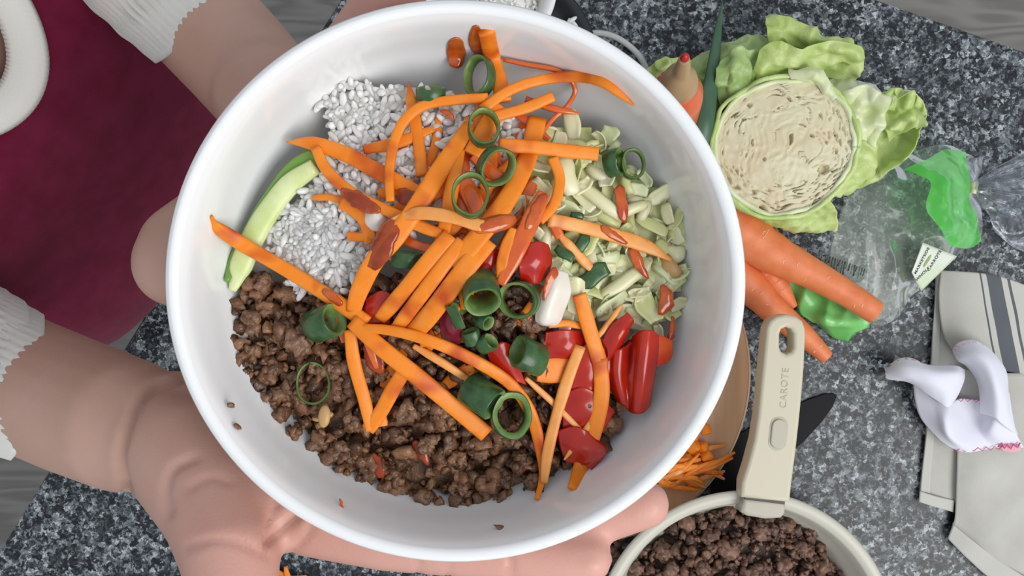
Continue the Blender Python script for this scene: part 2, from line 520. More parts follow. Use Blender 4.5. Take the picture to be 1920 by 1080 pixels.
# ---------------------------------------------------------------- the bowl
RIM = P(853, 535, .348)
TILT = math.radians(3)
B = Matrix.Translation(RIM) @ Matrix.Rotation(TILT, 4, 'X')
BI = B.inverted()
BN = np.array(B.to_3x3() @ Vector((0, 0, 1)))
INNER = [(.0005, -.066), (.03, -.066), (.05, -.0655), (.07, -.060), (.084, -.047), (.0925, -.032), (.0962, -.016), (.0985, -.006), (.1010, -.001)]
OUTER = [(.1035, 0), (.1055, -.0015), (.1062, -.0045), (.1052, -.008), (.1035, -.012), (.1015, -.022), (.097, -.037), (.087, -.054), (.072, -.067), (.052, -.071), (.048, -.077), (.044, -.077), (.042, -.072), (.0005, -.071)]
prof = smooth_profile(INNER, 40) + smooth_profile(OUTER, 50)
v, f = lathe(prof, 160, B, sy=.97)
mk('serving_bowl', v, f, M_BOWL, label='large white ceramic bowl of rice, mince and vegetables held in both hands', cat='bowl')

def zwall(r): return float(np.interp(r, [.03, .05, .07, .084, .0925, .0962, .0985, .101, .106], [-.066, -.0655, -.06, -.047, -.032, -.016, -.006, -.001, 0]))
def H(x, y):
    m = -.0365 + .021 * math.exp(-((x / .046) ** 2 + ((y - .010) / .052) ** 2))
    m += .004 * math.exp(-(((x + .05) / .02) ** 2 + ((y - .02) / .03) ** 2))
    return m
def food(u, v, lift=0.0):        # a point lying on the food (or bowl wall), lift above it
    d = .37
    for _ in range(25):
        l = BI @ P(u, v, d)
        t = max(H(l.x, l.y), zwall(math.hypot(l.x, l.y / .97)) + .0012) + lift
        d += (l.z - t) * .8
    return P(u, v, d)
MM = .001
PX = .368 / FPX                  # metres per pixel at the food

def food_patch(poly, lift, step=14, t=.003):
    xs = [p[0] for p in poly]; ys = [p[1] for p in poly]
    us = np.arange(min(xs), max(xs) + step, step); vs_ = np.arange(min(ys), max(ys) + step, step)
    idx = {}; V = []
    for i, u in enumerate(us):
        for j, w in enumerate(vs_):
            if in_poly(u, w, poly):
                idx[i, j] = len(V); V.append(np.array(food(u, w, lift)))
    F = []
    for (i, j) in idx:
        q = [(i, j), (i + 1, j), (i + 1, j + 1), (i, j + 1)]
        if all(k in idx for k in q): F.append(tuple(idx[k] for k in reversed(q)))
    return np.array(V), F

# rice
RICE = [(606, 195), (640, 150), (700, 165), (770, 160), (850, 185), (930, 205), (1010, 225), (1000, 290), (930, 350), (800, 430), (700, 500), (640, 560), (560, 555), (500, 470), (500, 420), (560, 360), (600, 330), (625, 250)]
acc = Acc(); acc.add(*food_patch(RICE, -.8 * MM))
gV, gF = ICO[2]
for k in range(1350):
    if k < 260: u, w = random.gauss(585, 34), random.gauss(455, 36)
    elif k < 480: u, w = random.gauss(675, 42), random.gauss(235, 40)
    else: u, w = rand_in(RICE)
    if not in_poly(u, w, RICE) and random.random() < .9: continue
    c = np.array(food(u, w, random.uniform(-1.2, 2.6) * MM))
    R = rot_rand()
    ln = random.uniform(2.7, 4.5) * MM; rd = random.uniform(1.2, 1.55) * MM
    G = gV.copy(); G[:, 2] += .18 * G[:, 0] ** 2
    G = (G * [ln, rd, rd]) @ R.T
    flat = np.dot(G, BN)[:, None] * BN[None]
    G = G - flat * .35
    acc.add(G + c, gF)
mk('cooked_rice', acc.verts(), acc.f, M_RICE, label='white cooked rice mounded at the upper left of the bowl', cat='rice', kind='stuff')

# mince
MINCE = [(445, 545), (480, 500), (520, 520), (600, 560), (650, 540), (760, 510), (900, 510), (1020, 540), (1040, 640), (1170, 740), (1165, 800), (1120, 850), (1060, 880), (1010, 925), (930, 945), (840, 948), (750, 930), (680, 905), (600, 862), (545, 800), (490, 755), (455, 690), (430, 620)]
acc = Acc(); acc.add(*food_patch(MINCE, -4 * MM))
for k in range(900):
    u, w = rand_in(MINCE)
    r = random.choice([1.3, 1.8, 2.2, 2.8, 3.4, 4.2]) * MM * random.uniform(.85, 1.15)
    acc.add(*lump(food(u, w, random.uniform(-2.8, 1.2) * MM), r, 2, .62, 1.35, (1, random.uniform(.55, 1), random.uniform(.55, 1))))
mk('minced_meat', acc.verts(), acc.f, M_MINCE, label='brown cooked minced meat filling the lower left of the bowl', cat='mince', kind='stuff')
big = [(485, 535, 34), (560, 640, 34), (470, 605, 28), (505, 705, 26), (520, 745, 24), (640, 850, 30), (920, 905, 34), (700, 745, 22), (760, 770, 28), (860, 860, 24), (660, 790, 20), (600, 770, 22), (550, 810, 20), (740, 900, 24), (800, 830, 26), (980, 870, 26), (1010, 830, 22), (960, 825, 22), (690, 870, 26), (620, 690, 26), (1150, 800, 20), (1080, 760, 22), (860, 915, 22), (770, 700, 24), (580, 600, 22), (1000, 905, 20), (470, 660, 22), (825, 770, 24), (900, 850, 20), (560, 745, 20)]
for i, (u, w, r) in enumerate(big):
    acc = Acc()
    c = food(u, w, 1.4 * MM)
    acc.add(*lump(c, r * PX * .72, 3, .55, 1.4, (1, .9, .75)))
    for q in range(5):
        a = random.uniform(0, 6.28)
        acc.add(*lump(Vector(c) + Vector((math.cos(a), math.sin(a), random.uniform(-.2, .4))) * r * PX * .5, r * PX * random.uniform(.32, .5), 2, .35, 1.8))
    mk('mince_crumble', acc.verts(), acc.f, M_MINCE2 if i % 3 else M_MINCE, label='large crumble of cooked mince lying on top of the mince in the bowl', cat='mince', group='large mince crumbles in the bowl')
for u, w, rw, rh, an, lab in [(592, 810, 22, 9, -15, 'golden garlic slice lying on mince near the lower left wall'), (632, 742, 12, 22, 5, 'pale garlic slice beside the thin green ring on the mince'), (635, 882, 13, 10, 0, 'small golden garlic piece at the bottom edge of the mince')]:
    V, F = lump(food(u, w, 6.5 * MM), 1, 3, .12, 1.2); c = V.mean(0)
    a = math.radians(an); D = V - c; n_ = D / np.linalg.norm(D, axis=1, keepdims=True)
    X = np.c_[n_[:, 0] * rw * PX, n_[:, 1] * rh * PX, n_[:, 2] * 1.4 * MM]
    X = np.c_[X[:, 0] * math.cos(a) + X[:, 1] * math.sin(a), -X[:, 0] * math.sin(a) + X[:, 1] * math.cos(a), X[:, 2]]
    mk('garlic_slice', X + c, F, M_GARLIC, label=lab, cat='garlic', group='garlic pieces on the mince')

# shredded cabbage
CABB = [(1010, 235), (1080, 225), (1140, 250), (1180, 300), (1230, 345), (1270, 385), (1290, 440), (1288, 520), (1268, 580), (1235, 630), (1190, 640), (1120, 600), (1060, 610), (1010, 560), (1000, 470), (960, 420), (955, 320), (970, 270)]
acc = Acc(); acc.add(*food_patch(CABB, -3 * MM))
mk('cabbage_bed', acc.verts(), acc.f, M_CABB2, label='pale green bed of finely chopped cabbage under the shreds at right', cat='cabbage', kind='stuff')
def veg_sheet(u, w, ln, wd, ang, curl, t, lift, tiltx=0.0, seedv=None, n=(9, 6)):
    # a curved piece of leaf or flesh, ln by wd millimetres, bent about its length
    c = Vector(food(u, w, lift)); a = math.radians(-ang)
    ex = Vector((math.cos(a), math.sin(a), 0)); ey = Vector((-math.sin(a), math.cos(a), 0)); ez = Vector(BN)
    rx = Matrix.Rotation(tiltx, 3, ex); ey = rx @ ey; ez = rx @ ez
    G = np.zeros((n[0], n[1], 3)); so = random.uniform(0, 50)
    for i in range(n[0]):
        for j in range(n[1]):
            s = (i / (n[0] - 1) - .5); q = (j / (n[1] - 1) - .5)
            edge = 1 - .35 * (2 * abs(s)) ** 3
            x = s * ln; y = q * wd * edge
            z = curl * (-(2 * q) ** 2 * .5 - (2 * s) ** 2 * .6)
            z += wd * .10 * noise.noise(Vector((s * 2.2, q * 2, so)))
            y += wd * .25 * noise.noise(Vector((s * 1.8, so, 0)))
            G[i, j] = c + (ex * x + ey * y + ez * z) * MM
    return thick(G, t * MM)
for k in range(150):
    u, w = rand_in(CABB)
    ln = random.uniform(6, 15); wd = random.uniform(3.5, 9)
    V, F, _ = veg_sheet(u, w, ln, wd, random.uniform(0, 180), random.uniform(-3, 4), random.uniform(.35, .8), random.uniform(-1.5, 2.6) * MM, random.uniform(-.9, .9))
    mk('cabbage_shred', V, F, [M_CABB, M_CABB, M_CABB2, M_LETTP][k % 4], label='pale green shred of chopped cabbage at the right of the bowl', cat='cabbage', group='cabbage shreds in the bowl')
for (u, w, ln, wd, an, lab) in [(1125, 375, 24, 5, 35, 'curved cream cabbage sliver below the dripping sauce'), (1175, 395, 17, 4, -20, 'short pale cabbage sliver crossing a sauce drip'), (1062, 330, 15, 8, 80, 'square green cabbage piece below the end of the flat carrot strip'), (1170, 530, 22, 5, -35, 'long white cabbage shred right of the flat green onion piece')]:
    V, F, _ = veg_sheet(u, w, ln, wd, an, 2.5, 1.0, 4 * MM)
    mk('cabbage_shred', V, F, M_CABB, label=lab, cat='cabbage', group='cabbage shreds in the bowl')
V, F, _ = veg_sheet(1253, 505, 10, 7, 50, 3, .9, 4 * MM, .5)
mk('cabbage_shred', V, F, M_GARLIC, label='browned cabbage tip against the right wall of the bowl', cat='cabbage', group='cabbage shreds in the bowl')

# cucumber-like green wedge at the left wall
cuke = empty('cabbage_rib', food(500, 420, 0), 'long pale green cabbage rib leaning on the left wall of the bowl', 'cabbage')
V, F = sweep([food(u, w, 4 * MM) for u, w in [(592, 312), (545, 345), (505, 395), (478, 440), (452, 500), (436, 545)]], [3.2 * MM, 4.2 * MM, 4.4 * MM, 4.6 * MM, 4.6 * MM, 1.5 * MM], [2.6 * MM] * 5 + [1 * MM], 30, 10, BN, 2.6)
mk('rib_flesh', V, F, M_CUKE, cuke)
V, F = sweep([food(u, w, 3.2 * MM) for u, w in [(596, 288), (548, 318), (502, 372), (470, 425), (440, 492), (425, 528)]], [3.6 * MM, 3.2 * MM, 2.2 * MM, 2 * MM, 3 * MM, 1 * MM], [1.2 * MM] * 6, 30, 8, BN, 2.4)
mk('green_edge', V, F, M_CUKEG, cuke, label='green outer edge')

# ---------------------------------------------------------------- carrot strips in the bowl: points (u, v[, lift mm]), width px, lift mm, material
def carrot(pts, w, lift, label, m=M_CARROT, t=1.3, tap=(1, 1), group='carrot strips piled in the bowl', n=26):
    p3 = []
    for q in pts:
        lf = q[2] if len(q) > 2 else lift
        p3.append(food(q[0], q[1], lf * MM))
    hw = w * PX / 2
    L = np.linspace(0, 1, 14)
    prof = np.ones(14)
    so = random.uniform(0, 99)
    for i, x in enumerate(L):
        prof[i] = 1 + .10 * noise.noise(Vector((x * 5, so, 0)))
        if x < .25: prof[i] *= tap[0] + (1 - tap[0]) * (x / .25)
        if x > .75: prof[i] *= tap[1] + (1 - tap[1]) * ((1 - x) / .25)
    V, F = sweep(p3, hw * prof, t * MM * np.clip(prof, .45, 1), n, 12, BN, 3.6, twist=random.uniform(-.25, .25))
    return mk('carrot_strip', V, F, m, label=label, cat='carrot', group=group)

buried = 'carrot strip buried in the middle of the carrot heap'
for k in range(34):
    u, w = random.gauss(850, 75), random.gauss(400, 110)
    a = random.gauss(-1.0, .5)
    l = random.uniform(70, 150)
    dx, dy = math.cos(a) * l / 2, math.sin(a) * l / 2
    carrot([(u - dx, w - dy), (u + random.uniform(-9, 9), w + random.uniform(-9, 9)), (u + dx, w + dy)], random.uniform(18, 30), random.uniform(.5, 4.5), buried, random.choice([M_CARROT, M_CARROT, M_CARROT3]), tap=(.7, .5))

S = [
 ([(912, 58, 2), (922, 105, 3), (935, 150, 5), (944, 190, 7)], 31, 4, 'wide flat carrot strip standing against the upper wall of the bowl', M_CARROT, (1, 1)),
 ([(944, 112), (990, 122), (1040, 131), (1068, 148), (1078, 172), (1062, 200), (1035, 225), (1008, 262)], 9, 3, 'thin brownish carrot thread looping round at the upper right', M_CARROT3, (.8, .8)),
 ([(905, 205, 10), (955, 170, 10), (1015, 150, 8), (1080, 144, 5), (1130, 154, 4), (1165, 178, 3), (1187, 198, 2)], 20, 6, 'long arched carrot strip reaching the upper right wall', M_CARROT, (1, .15)),
 ([(1037, 181), (985, 203), (915, 222)], 20, 8, 'short blunt carrot strip under the long arch', M_CARROT, (1, 1)),
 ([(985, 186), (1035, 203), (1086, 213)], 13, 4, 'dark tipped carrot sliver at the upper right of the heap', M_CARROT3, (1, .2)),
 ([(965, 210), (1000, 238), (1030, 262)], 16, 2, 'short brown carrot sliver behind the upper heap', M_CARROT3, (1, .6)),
 ([(915, 184), (850, 188), (795, 198), (757, 228), (738, 272), (730, 325), (732, 378)], 19, 9, 'hooked carrot strip curving down left of the onion rings', M_CARROT, (1, .8)),
 ([(766, 155, 2), (774, 205, 4), (784, 260, 4), (792, 330, 4)], 23, 4, 'pointed carrot strip standing on the rice behind the hooked strip', M_CARROT, (.1, 1)),
 ([(538, 266, 3), (590, 270, 6), (650, 290, 6), (715, 325, 6), (795, 368, 6)], 30, 6, 'tapered carrot strip pointing left over the rice', M_CARROT, (.08, 1)),
 ([(592, 278), (612, 318), (655, 358), (720, 392), (790, 425), (830, 440)], 21, 8, 'bent carrot strip below the left pointing strip', M_CARROT, (.9, .9)),
 ([(586, 371), (615, 370), (645, 376)], 13, 3, 'stubby carrot end poking left between two rice mounds', M_CARROT, (.6, 1)),
 ([(640, 380), (672, 400), (690, 428), (694, 458)], 25, 5, 'short curved carrot piece right of the lower rice mound', M_CARROT, (1, .8)),
 ([(653, 443), (680, 444), (705, 440)], 17, 5, 'tiny blunt carrot stub touching the lower rice mound', M_CARROT, (1, 1)),
 ([(397, 405, 2), (405, 424, 2), (450, 455, 10), (510, 490, 8), (572, 527, 6), (635, 568, 6), (690, 606, 6)], 28, 5, 'long carrot strip running from the left wall across the rice edge', M_CARROT, (.12, 1)),
 ([(882, 235, 6), (838, 298, 9), (792, 372, 10), (745, 440, 10), (702, 490, 10), (674, 545, 8), (662, 585, 6)], 36, 9, 'broad carrot strip running diagonally to the lower left of the heap', M_CARROT, (.8, .8)),
 ([(1008, 222, 3), (988, 300, 7), (948, 378, 9), (900, 440, 10), (850, 500, 9)], 36, 8, 'longest broad carrot strip descending from upper right to the heap centre', M_CARROT, (1, 1)),
 ([(862, 280), (850, 340), (835, 420), (826, 460)], 26, 7, 'carrot strip upright beside the lowest onion ring', M_CARROT, (.8, 1)),
 ([(845, 440, 9), (790, 505, 10), (745, 560, 8), (712, 598, 5)], 30, 8, 'leftmost of three parallel carrot strips in the heap centre', M_CARROT, (1, .8)),
 ([(868, 452, 9), (815, 520, 10), (770, 580, 8), (738, 622, 5)], 27, 8, 'middle of three parallel carrot strips in the heap centre', M_CARROT, (1, .8)),
 ([(915, 450, 9), (860, 520, 11), (808, 588, 9), (775, 625, 6)], 38, 9, 'rightmost and widest of three parallel carrot strips', M_CARROT, (1, .9)),
 ([(1121, 289), (1060, 283), (1000, 276), (935, 272)], 26, 10, 'blunt level carrot strip pointing right over the cabbage', M_CARROT, (1, 1)),
 ([(1036, 296), (1049, 335), (1040, 380), (1012, 415)], 21, 9, 'bowed carrot strip hanging below the level strip', M_CARROT, (1, .8)),
 ([(1020, 362), (995, 415), (968, 470), (938, 534)], 34, 11, 'sauce glazed carrot strip above the red pepper', M_CARROT3, (.7, .5)),
 ([(962, 428), (945, 478), (938, 530)], 22, 10, 'pale pointed carrot strip left of the glazed one', M_CARROT, (.6, .7)),
 ([(1028, 412), (1090, 425), (1150, 441), (1210, 461), (1258, 488)], 27, 6, 'carrot strip stretched right across the chopped cabbage', M_CARROT2, (1, .2)),
 ([(1048, 440), (1078, 472), (1108, 503)], 18, 4, 'short carrot sliver sloping down over the cabbage', M_CARROT2, (.5, 1)),
 ([(975, 430), (1000, 400), (1030, 410), (1050, 445)], 20, 5, 'small glazed carrot piece where the heap meets the cabbage', M_CARROT3, (1, 1)),
 ([(1086, 552), (1103, 610), (1124, 678)], 30, 8, 'flat carrot strip lying over the red pepper', M_CARROT, (.9, 1)),
 ([(1124, 672, 8), (1128, 740, 7), (1112, 815, 5), (1090, 872, 3), (1072, 917, 2)], 31, 6, 'carrot strip hanging down to the lower right wall', M_CARROT, (1, .6)),
 ([(1088, 648), (1062, 718), (1042, 785), (1027, 850), (1020, 905)], 23, 6, 'pale carrot strip left of the hanging strip', M_CARROT2, (1, .6)),
 ([(668, 614, 8), (735, 620, 9), (810, 640, 9), (890, 676, 9), (955, 718, 8), (993, 770, 6), (1012, 835, 4), (1018, 890, 3), (1006, 936, 2)], 23, 7, 'longest curving carrot strip sweeping down to the bottom wall', M_CARROT, (.7, .4)),
 ([(660, 602, 8), (715, 652, 9), (785, 708, 8), (850, 762, 6), (912, 814, 5)], 33, 8, 'thick straight carrot strip lying across the mince', M_CARROT, (.9, 1)),
 ([(656, 618), (664, 680), (682, 745), (697, 806)], 25, 6, 'left leg of the crossed pair of carrot strips on mince', M_CARROT, (1, 1)),
 ([(768, 680), (738, 728), (714, 772), (690, 805)], 30, 6, 'right leg of the crossed pair of carrot strips on mince', M_CARROT, (1, .9)),
 ([(712, 772), (716, 798)], 24, 5, 'frayed carrot end where the crossed pair meets', M_CARROT, (1, 1)),
 ([(775, 648), (830, 680), (878, 712)], 16, 4, 'thin dull carrot sliver above the thick straight strip', M_CARROT2, (.6, .8)),
 ([(1165, 572), (1138, 610), (1108, 645)], 11, 6, 'thin pale carrot thread between cabbage and red pepper', M_CARROT2, (.5, .8)),
 ([(1122, 770), (1092, 815), (1058, 862)], 13, 5, 'thin carrot thread crossing under the hanging strip', M_CARROT2, (.8, .3)),
 ([(985, 708), (1040, 758), (1088, 806)], 13, 4, 'thin carrot sliver crossing the pale strip', M_CARROT2, (.6, .8)),
 ([(925, 662), (938, 690), (956, 718)], 10, 4, 'fine carrot thread beside the square green onion piece', M_CARROT2, (.4, .6)),
 ([(1008, 690), (1045, 692), (1085, 690)], 56, 3, 'broad orange carrot slab beside the square green onion piece', M_CARROT, (.9, 1)),
 ([(1028, 610), (1060, 606), (1088, 612)], 14, 5, 'small level carrot stub below the white onion sliver', M_CARROT, (.8, .8)),
 ([(735, 412), (790, 400), (850, 408), (905, 425)], 24, 11, 'pale carrot strip laid level across the diagonal strips', M_CARROT2, (.3, 1)),
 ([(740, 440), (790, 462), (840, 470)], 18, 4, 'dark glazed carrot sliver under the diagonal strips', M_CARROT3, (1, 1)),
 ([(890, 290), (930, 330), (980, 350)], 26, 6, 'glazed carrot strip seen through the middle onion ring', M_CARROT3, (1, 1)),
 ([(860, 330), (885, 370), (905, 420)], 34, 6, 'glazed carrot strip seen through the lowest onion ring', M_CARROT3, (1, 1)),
 ([(940, 200), (912, 240), (885, 290)], 34, 7, 'carrot strip seen through the topmost onion ring of the chain', M_CARROT, (1, 1)),
 ([(660, 575), (640, 600), (650, 640)], 22, 3, 'short carrot piece under the left tube of green onion', M_CARROT3, (1, 1)),
 ([(826, 208), (842, 213), (850, 226)], 10, 5, 'tiny carrot curl on rice inside the upper arch', M_CARROT3, (.5, .4)),
]
for pts_, w, lf, lab, m_, tp in S:
    carrot(pts_, w, lf, lab, m_, tap=tp, n=34)

# ---------------------------------------------------------------- spring onion rings
def ring(u, w, r, axis, ln, lift, label, oval=(1, 1), wall=1.1, spin=0, open_=0, group='green onion rings in the bowl'):
    # hollow slice, outer radius r px, length ln mm, axis in (right, up, towards camera)
    root = empty('onion_ring', food(u, w, lift * MM), label, 'green onion', group)
    c = Vector(root.location)
    az = Vector(axis).normalized(); ax = az.orthogonal().normalized()
    ref = Vector((1, 0, 0)); ax = (ref - az * ref.dot(az))
    ax = ax.normalized() if ax.length > .2 else Vector((0, 1, 0)).cross(az).normalized()
    ay = az.cross(ax)
    ax2 = ax * math.cos(math.radians(spin)) + ay * math.sin(math.radians(spin)); ay = az.cross(ax2); ax = ax2
    so = random.uniform(0, 99); n = 40
    Rm = r * PX
    span = 2 * math.pi - math.radians(open_)
    def loop(rad, z, cham=0):
        out = []
        for k in range(n):
            a = span * k / (n if not open_ else n - 1)
            rr = rad * (1 + .07 * noise.noise(Vector((math.cos(a) * 1.3, math.sin(a) * 1.3, so))))
            out.append(c + ax * rr * math.cos(a) * oval[0] + ay * rr * math.sin(a) * oval[1] + az * z)
        return out
    h = ln * MM / 2 * 1.15; wl = wall * 1.2 * MM; cb = min(.35 * MM, h * .4)
    outer = [loop(Rm - cb, -h), loop(Rm, -h + cb), loop(Rm, 0), loop(Rm, h - cb), loop(Rm - cb, h)]
    inner = [loop(Rm - cb, h), loop(Rm - wl, h - cb), loop(Rm - wl, 0), loop(Rm - wl, -h + cb), loop(Rm - cb, -h)]
    wrap = not open_
    for nm, rings, mm_ in (('outer_skin', outer, M_ONION), ('inner_wall', inner, M_ONIONIN)):
        V = [p for rr in rings for p in rr]
        mk(nm, V, grid_faces(len(rings), n, wrap), mm_, root)
    return root

ring(808, 176, 29, (0.0, .95, .35), 4, 6, 'dark green onion arch resting on the rice below the sauce drop', wall=1.0)
ring(899, 143, 36, (-.55, .12, .8), 4.5, 6, 'upright green onion ring leaning behind the topmost carrot strip', (.85, 1.15), 1.0)
ring(907, 240, 34, (.15, .25, .95), 4, 13, 'uppermost of the three touching green onion rings', (.86, 1.08), 1.0)
ring(930, 312, 38, (.45, -.35, .8), 4.5, 14, 'middle of the three touching green onion rings', (1.0, .9), 1.1, 40)
ring(882, 367, 39, (.05, .2, .97), 4, 14, 'lowest of the three touching green onion rings', (.86, 1.08), 1.0)
ring(1152, 305, 27, (.85, .12, .5), 5, 5, 'dark green onion tube beside a ring on the pale cabbage', (1, 1), 1.2)
ring(1186, 307, 29, (.2, .1, .97), 2.5, 5, 'green onion ring beside a dark tube on the pale cabbage', (.85, 1.05), .9)
ring(608, 606, 33, (.8, .28, .52), 10, 9, 'wide green onion tube at the left edge of the mince', (1, .95), 1.2)
ring(587, 719, 40, (.03, .1, 1), 2.0, 5, 'thin pale green onion ring lying flat on the mince', (.83, 1.05), .8)
ring(902, 548, 35, (.12, -.62, .75), 10, 12, 'tall green onion tube opening towards the viewer below the carrots', (1, .95), 1.2)
ring(972, 562, 40, (-.35, -.1, .9), 4.5, 9, 'green onion ring right of the tall tube', (1, .85), 1.3)
ring(868, 578, 42, (-.3, .75, .4), 9, 7, 'torn green onion curl left of the tall tube', (.8, .6), 1.1, 60, 150)
ring(762, 487, 22, (.1, .9, .25), 5, 5, 'small dull green onion piece under the diagonal carrot strips', (1.3, .6), 1.2)
ring(992, 667, 30, (-.75, .35, .5), 10, 10, 'squared green onion tube right of the long curving strip', (.9, 1.1), 1.2)
ring(903, 742, 32, (.8, -.5, .4), 12, 10, 'bright green onion tube lying by the end of the thick strip', (1, .95), 1.2)
ring(957, 778, 42, (.15, .12, .95), 8, 9, 'large open green onion ring on the mince under a curving strip', (.92, 1.08), 2.0)
ring(905, 600, 15, (.6, -.3, .6), 6, 8, 'small green onion bit below the tall tube', (1, 1), 1.0)
ring(912, 645, 20, (.7, .4, .5), 5, 7, 'small green onion curl above the long curving strip', (1, .8), 1.0)
ring(885, 632, 18, (-.3, .8, .4), 5, 6, 'dark green onion scrap left of the small curl', (1, .7), 1.0)
for u, w, ln, wd, an, lab in [(1113, 516, 12.5, 7, -28, 'flat rectangular green onion piece on the chopped cabbage'), (1092, 456, 7, 4.5, -70, 'small green onion flake under the strip across the cabbage'), (1058, 476, 8, 3.5, 35, 'narrow green onion flake left of the cabbage'), (1082, 405, 5, 2.5, 10, 'tiny green onion flake above the strip across the cabbage')]:
    V, F, _ = veg_sheet(u, w, ln, wd, an, .8, 1.0, 5.5 * MM)
    mk('onion_flake', V, F, M_ONION, label=lab, cat='green onion', group='green onion flakes in the bowl')

# ---------------------------------------------------------------- red pepper and onion pieces
def fsheet(name, rows, t, label, cat, m, group=None, ruff=.0006, fn=None):
    V, F, uv = sheet([[food(a, b, c * MM) for a, b, c in r] for r in rows], 26, 26, t * MM, ruff, 180, seed=random.uniform(0, 50), fn=fn)
    return mk(name, V, F, m, label=label, cat=cat, group=group)
PG = 'red pepper pieces in the bowl'
pp = empty('pepper_piece', food(1195, 700, 0), 'large folded red pepper piece against the lower right wall', 'pepper', PG)
V, F, _ = sheet([[food(*q) for q in r] for r in [
    [(1146, 668, .003), (1158, 655, .007), (1172, 648, .006), (1188, 634, .005), (1204, 622, .011), (1218, 619, .012), (1240, 640, .007)],
    [(1143, 696, .003), (1156, 688, .007), (1170, 682, .006), (1184, 674, .005), (1200, 662, .012), (1214, 660, .013), (1230, 668, .008)],
    [(1148, 724, .002), (1160, 720, .006), (1170, 718, .005), (1182, 714, .005), (1196, 708, .011), (1210, 704, .012), (1222, 706, .007)],
    [(1162, 748, .002), (1170, 756, .004), (1176, 764, .004), (1184, 770, .005), (1194, 774, .008), (1204, 770, .008), (1214, 758, .005)]]], 30, 40, .0030)
mk('outer_skin', V, F, M_PEPPER, pp)
V, F, _ = sheet([[food(*q) for q in r] for r in [
    [(1212, 622, .010), (1236, 628, .009), (1257, 638, .006)],
    [(1222, 655, .009), (1240, 655, .008), (1256, 664, .005)],
    [(1220, 690, .008), (1234, 682, .007), (1246, 678, .005)]]], 18, 18, .003)
mk('inner_flesh', V, F, M_PEPPERO, pp, label='orange inner flesh')
fsheet('pepper_piece', [[(1128, 640, 5), (1150, 608, 7), (1176, 588, 6)], [(1140, 658, 6), (1160, 632, 9), (1182, 598, 7)], [(1128, 690, 3), (1152, 660, 4), (1172, 615, 4)]], 3.2, 'slim red pepper strip pointing up right into the cabbage', 'pepper', M_PEPPER, PG)
fsheet('pepper_piece', [[(968, 470, 6), (1000, 455, 8), (1022, 460, 6)], [(972, 500, 7), (1004, 492, 9), (1030, 488, 6)], [(975, 525, 4), (1000, 528, 6), (1024, 512, 4)]], 4, 'rounded glossy red pepper piece below the glazed carrot strip', 'pepper', M_PEPPER, PG)
fsheet('pepper_piece', [[(1022, 622, 3), (1060, 618, 4), (1092, 622, 3)], [(1020, 645, 3), (1060, 648, 5), (1095, 650, 3)], [(1028, 668, 2), (1060, 668, 3), (1090, 670, 2)]], 3, 'dark red pepper piece behind the flat carrot strip', 'pepper', M_PEPPER, PG)
fsheet('pepper_piece', [[(1080, 660, 4), (1110, 640, 5), (1145, 660, 4)], [(1072, 700, 4), (1105, 690, 6), (1140, 700, 4)], [(1070, 735, 2), (1100, 735, 4), (1130, 730, 3)]], 3.5, 'red pepper piece crossed by the flat and hanging carrot strips', 'pepper', M_PEPPER, PG)
fsheet('pepper_piece', [[(1062, 735, 3), (1100, 725, 5), (1150, 770, 3)], [(1055, 765, 3), (1095, 765, 5), (1140, 785, 4)], [(1055, 800, 2), (1090, 800, 3), (1130, 808, 3)]], 3.5, 'red pepper piece left of the hanging carrot strip', 'pepper', M_PEPPER, PG)
fsheet('pepper_piece', [[(1046, 805, 3), (1085, 800, 5), (1115, 828, 4)], [(1052, 838, 3), (1088, 838, 6), (1136, 850, 4)], [(1062, 862, 2), (1090, 868, 3), (1106, 878, 3)]], 3.5, 'lowest red pepper piece behind the hanging carrot strip', 'pepper', M_PEPPER, PG)
fsheet('pepper_piece', [[(888, 490, 3), (915, 470, 5), (950, 468, 4)], [(895, 505, 3), (920, 492, 5), (950, 490, 4)], [(900, 520, 2), (922, 512, 3), (948, 510, 3)]], 3, 'red pepper end behind the tall green onion tube', 'pepper', M_PEPPER, PG)
fsheet('pepper_piece', [[(915, 660, 3), (940, 640, 4), (962, 655, 3)], [(925, 690, 3), (948, 675, 5), (972, 690, 3)], [(940, 720, 2), (960, 712, 3), (985, 720, 2)]], 3, 'dark red pepper piece left of the squared green onion tube', 'pepper', M_PEPPER, PG)
fsheet('pepper_piece', [[(690, 560, 3), (720, 545, 4), (745, 560, 3)], [(688, 585, 3), (715, 575, 5), (735, 585, 3)], [(690, 605, 2), (712, 602, 3), (730, 606, 2)]], 3, 'small red pepper piece left of the parallel carrot strips', 'pepper', M_PEPPER, PG)
fsheet('red_onion_piece', [[(828, 585, 4), (845, 578, 6), (862, 590, 4)], [(828, 612, 4), (846, 610, 7), (865, 615, 4)], [(832, 640, 3), (848, 645, 4), (862, 640, 3)]], 3, 'purple red onion piece beside the torn green onion curl', 'onion', M_PURPLE)
fsheet('onion_sliver', [[(1030, 512, 6), (1045, 508, 8), (1060, 512, 7)], [(1018, 550, 7), (1040, 545, 11), (1066, 548, 8)], [(1006, 590, 6), (1024, 598, 9), (1052, 590, 6)], [(1008, 602, 5), (1022, 607, 6), (1040, 606, 5)]], 2.5, 'white onion sliver beside the rounded red pepper piece', 'onion', M_WHITEVEG)
fsheet('onion_sliver', [[(1068, 518, 4), (1085, 520, 6), (1098, 530, 4)], [(1066, 550, 4), (1084, 552, 6), (1094, 560, 4)], [(1064, 582, 3), (1078, 588, 4), (1090, 588, 3)]], 2, 'translucent onion piece right of the white sliver', 'onion', M_CABB)
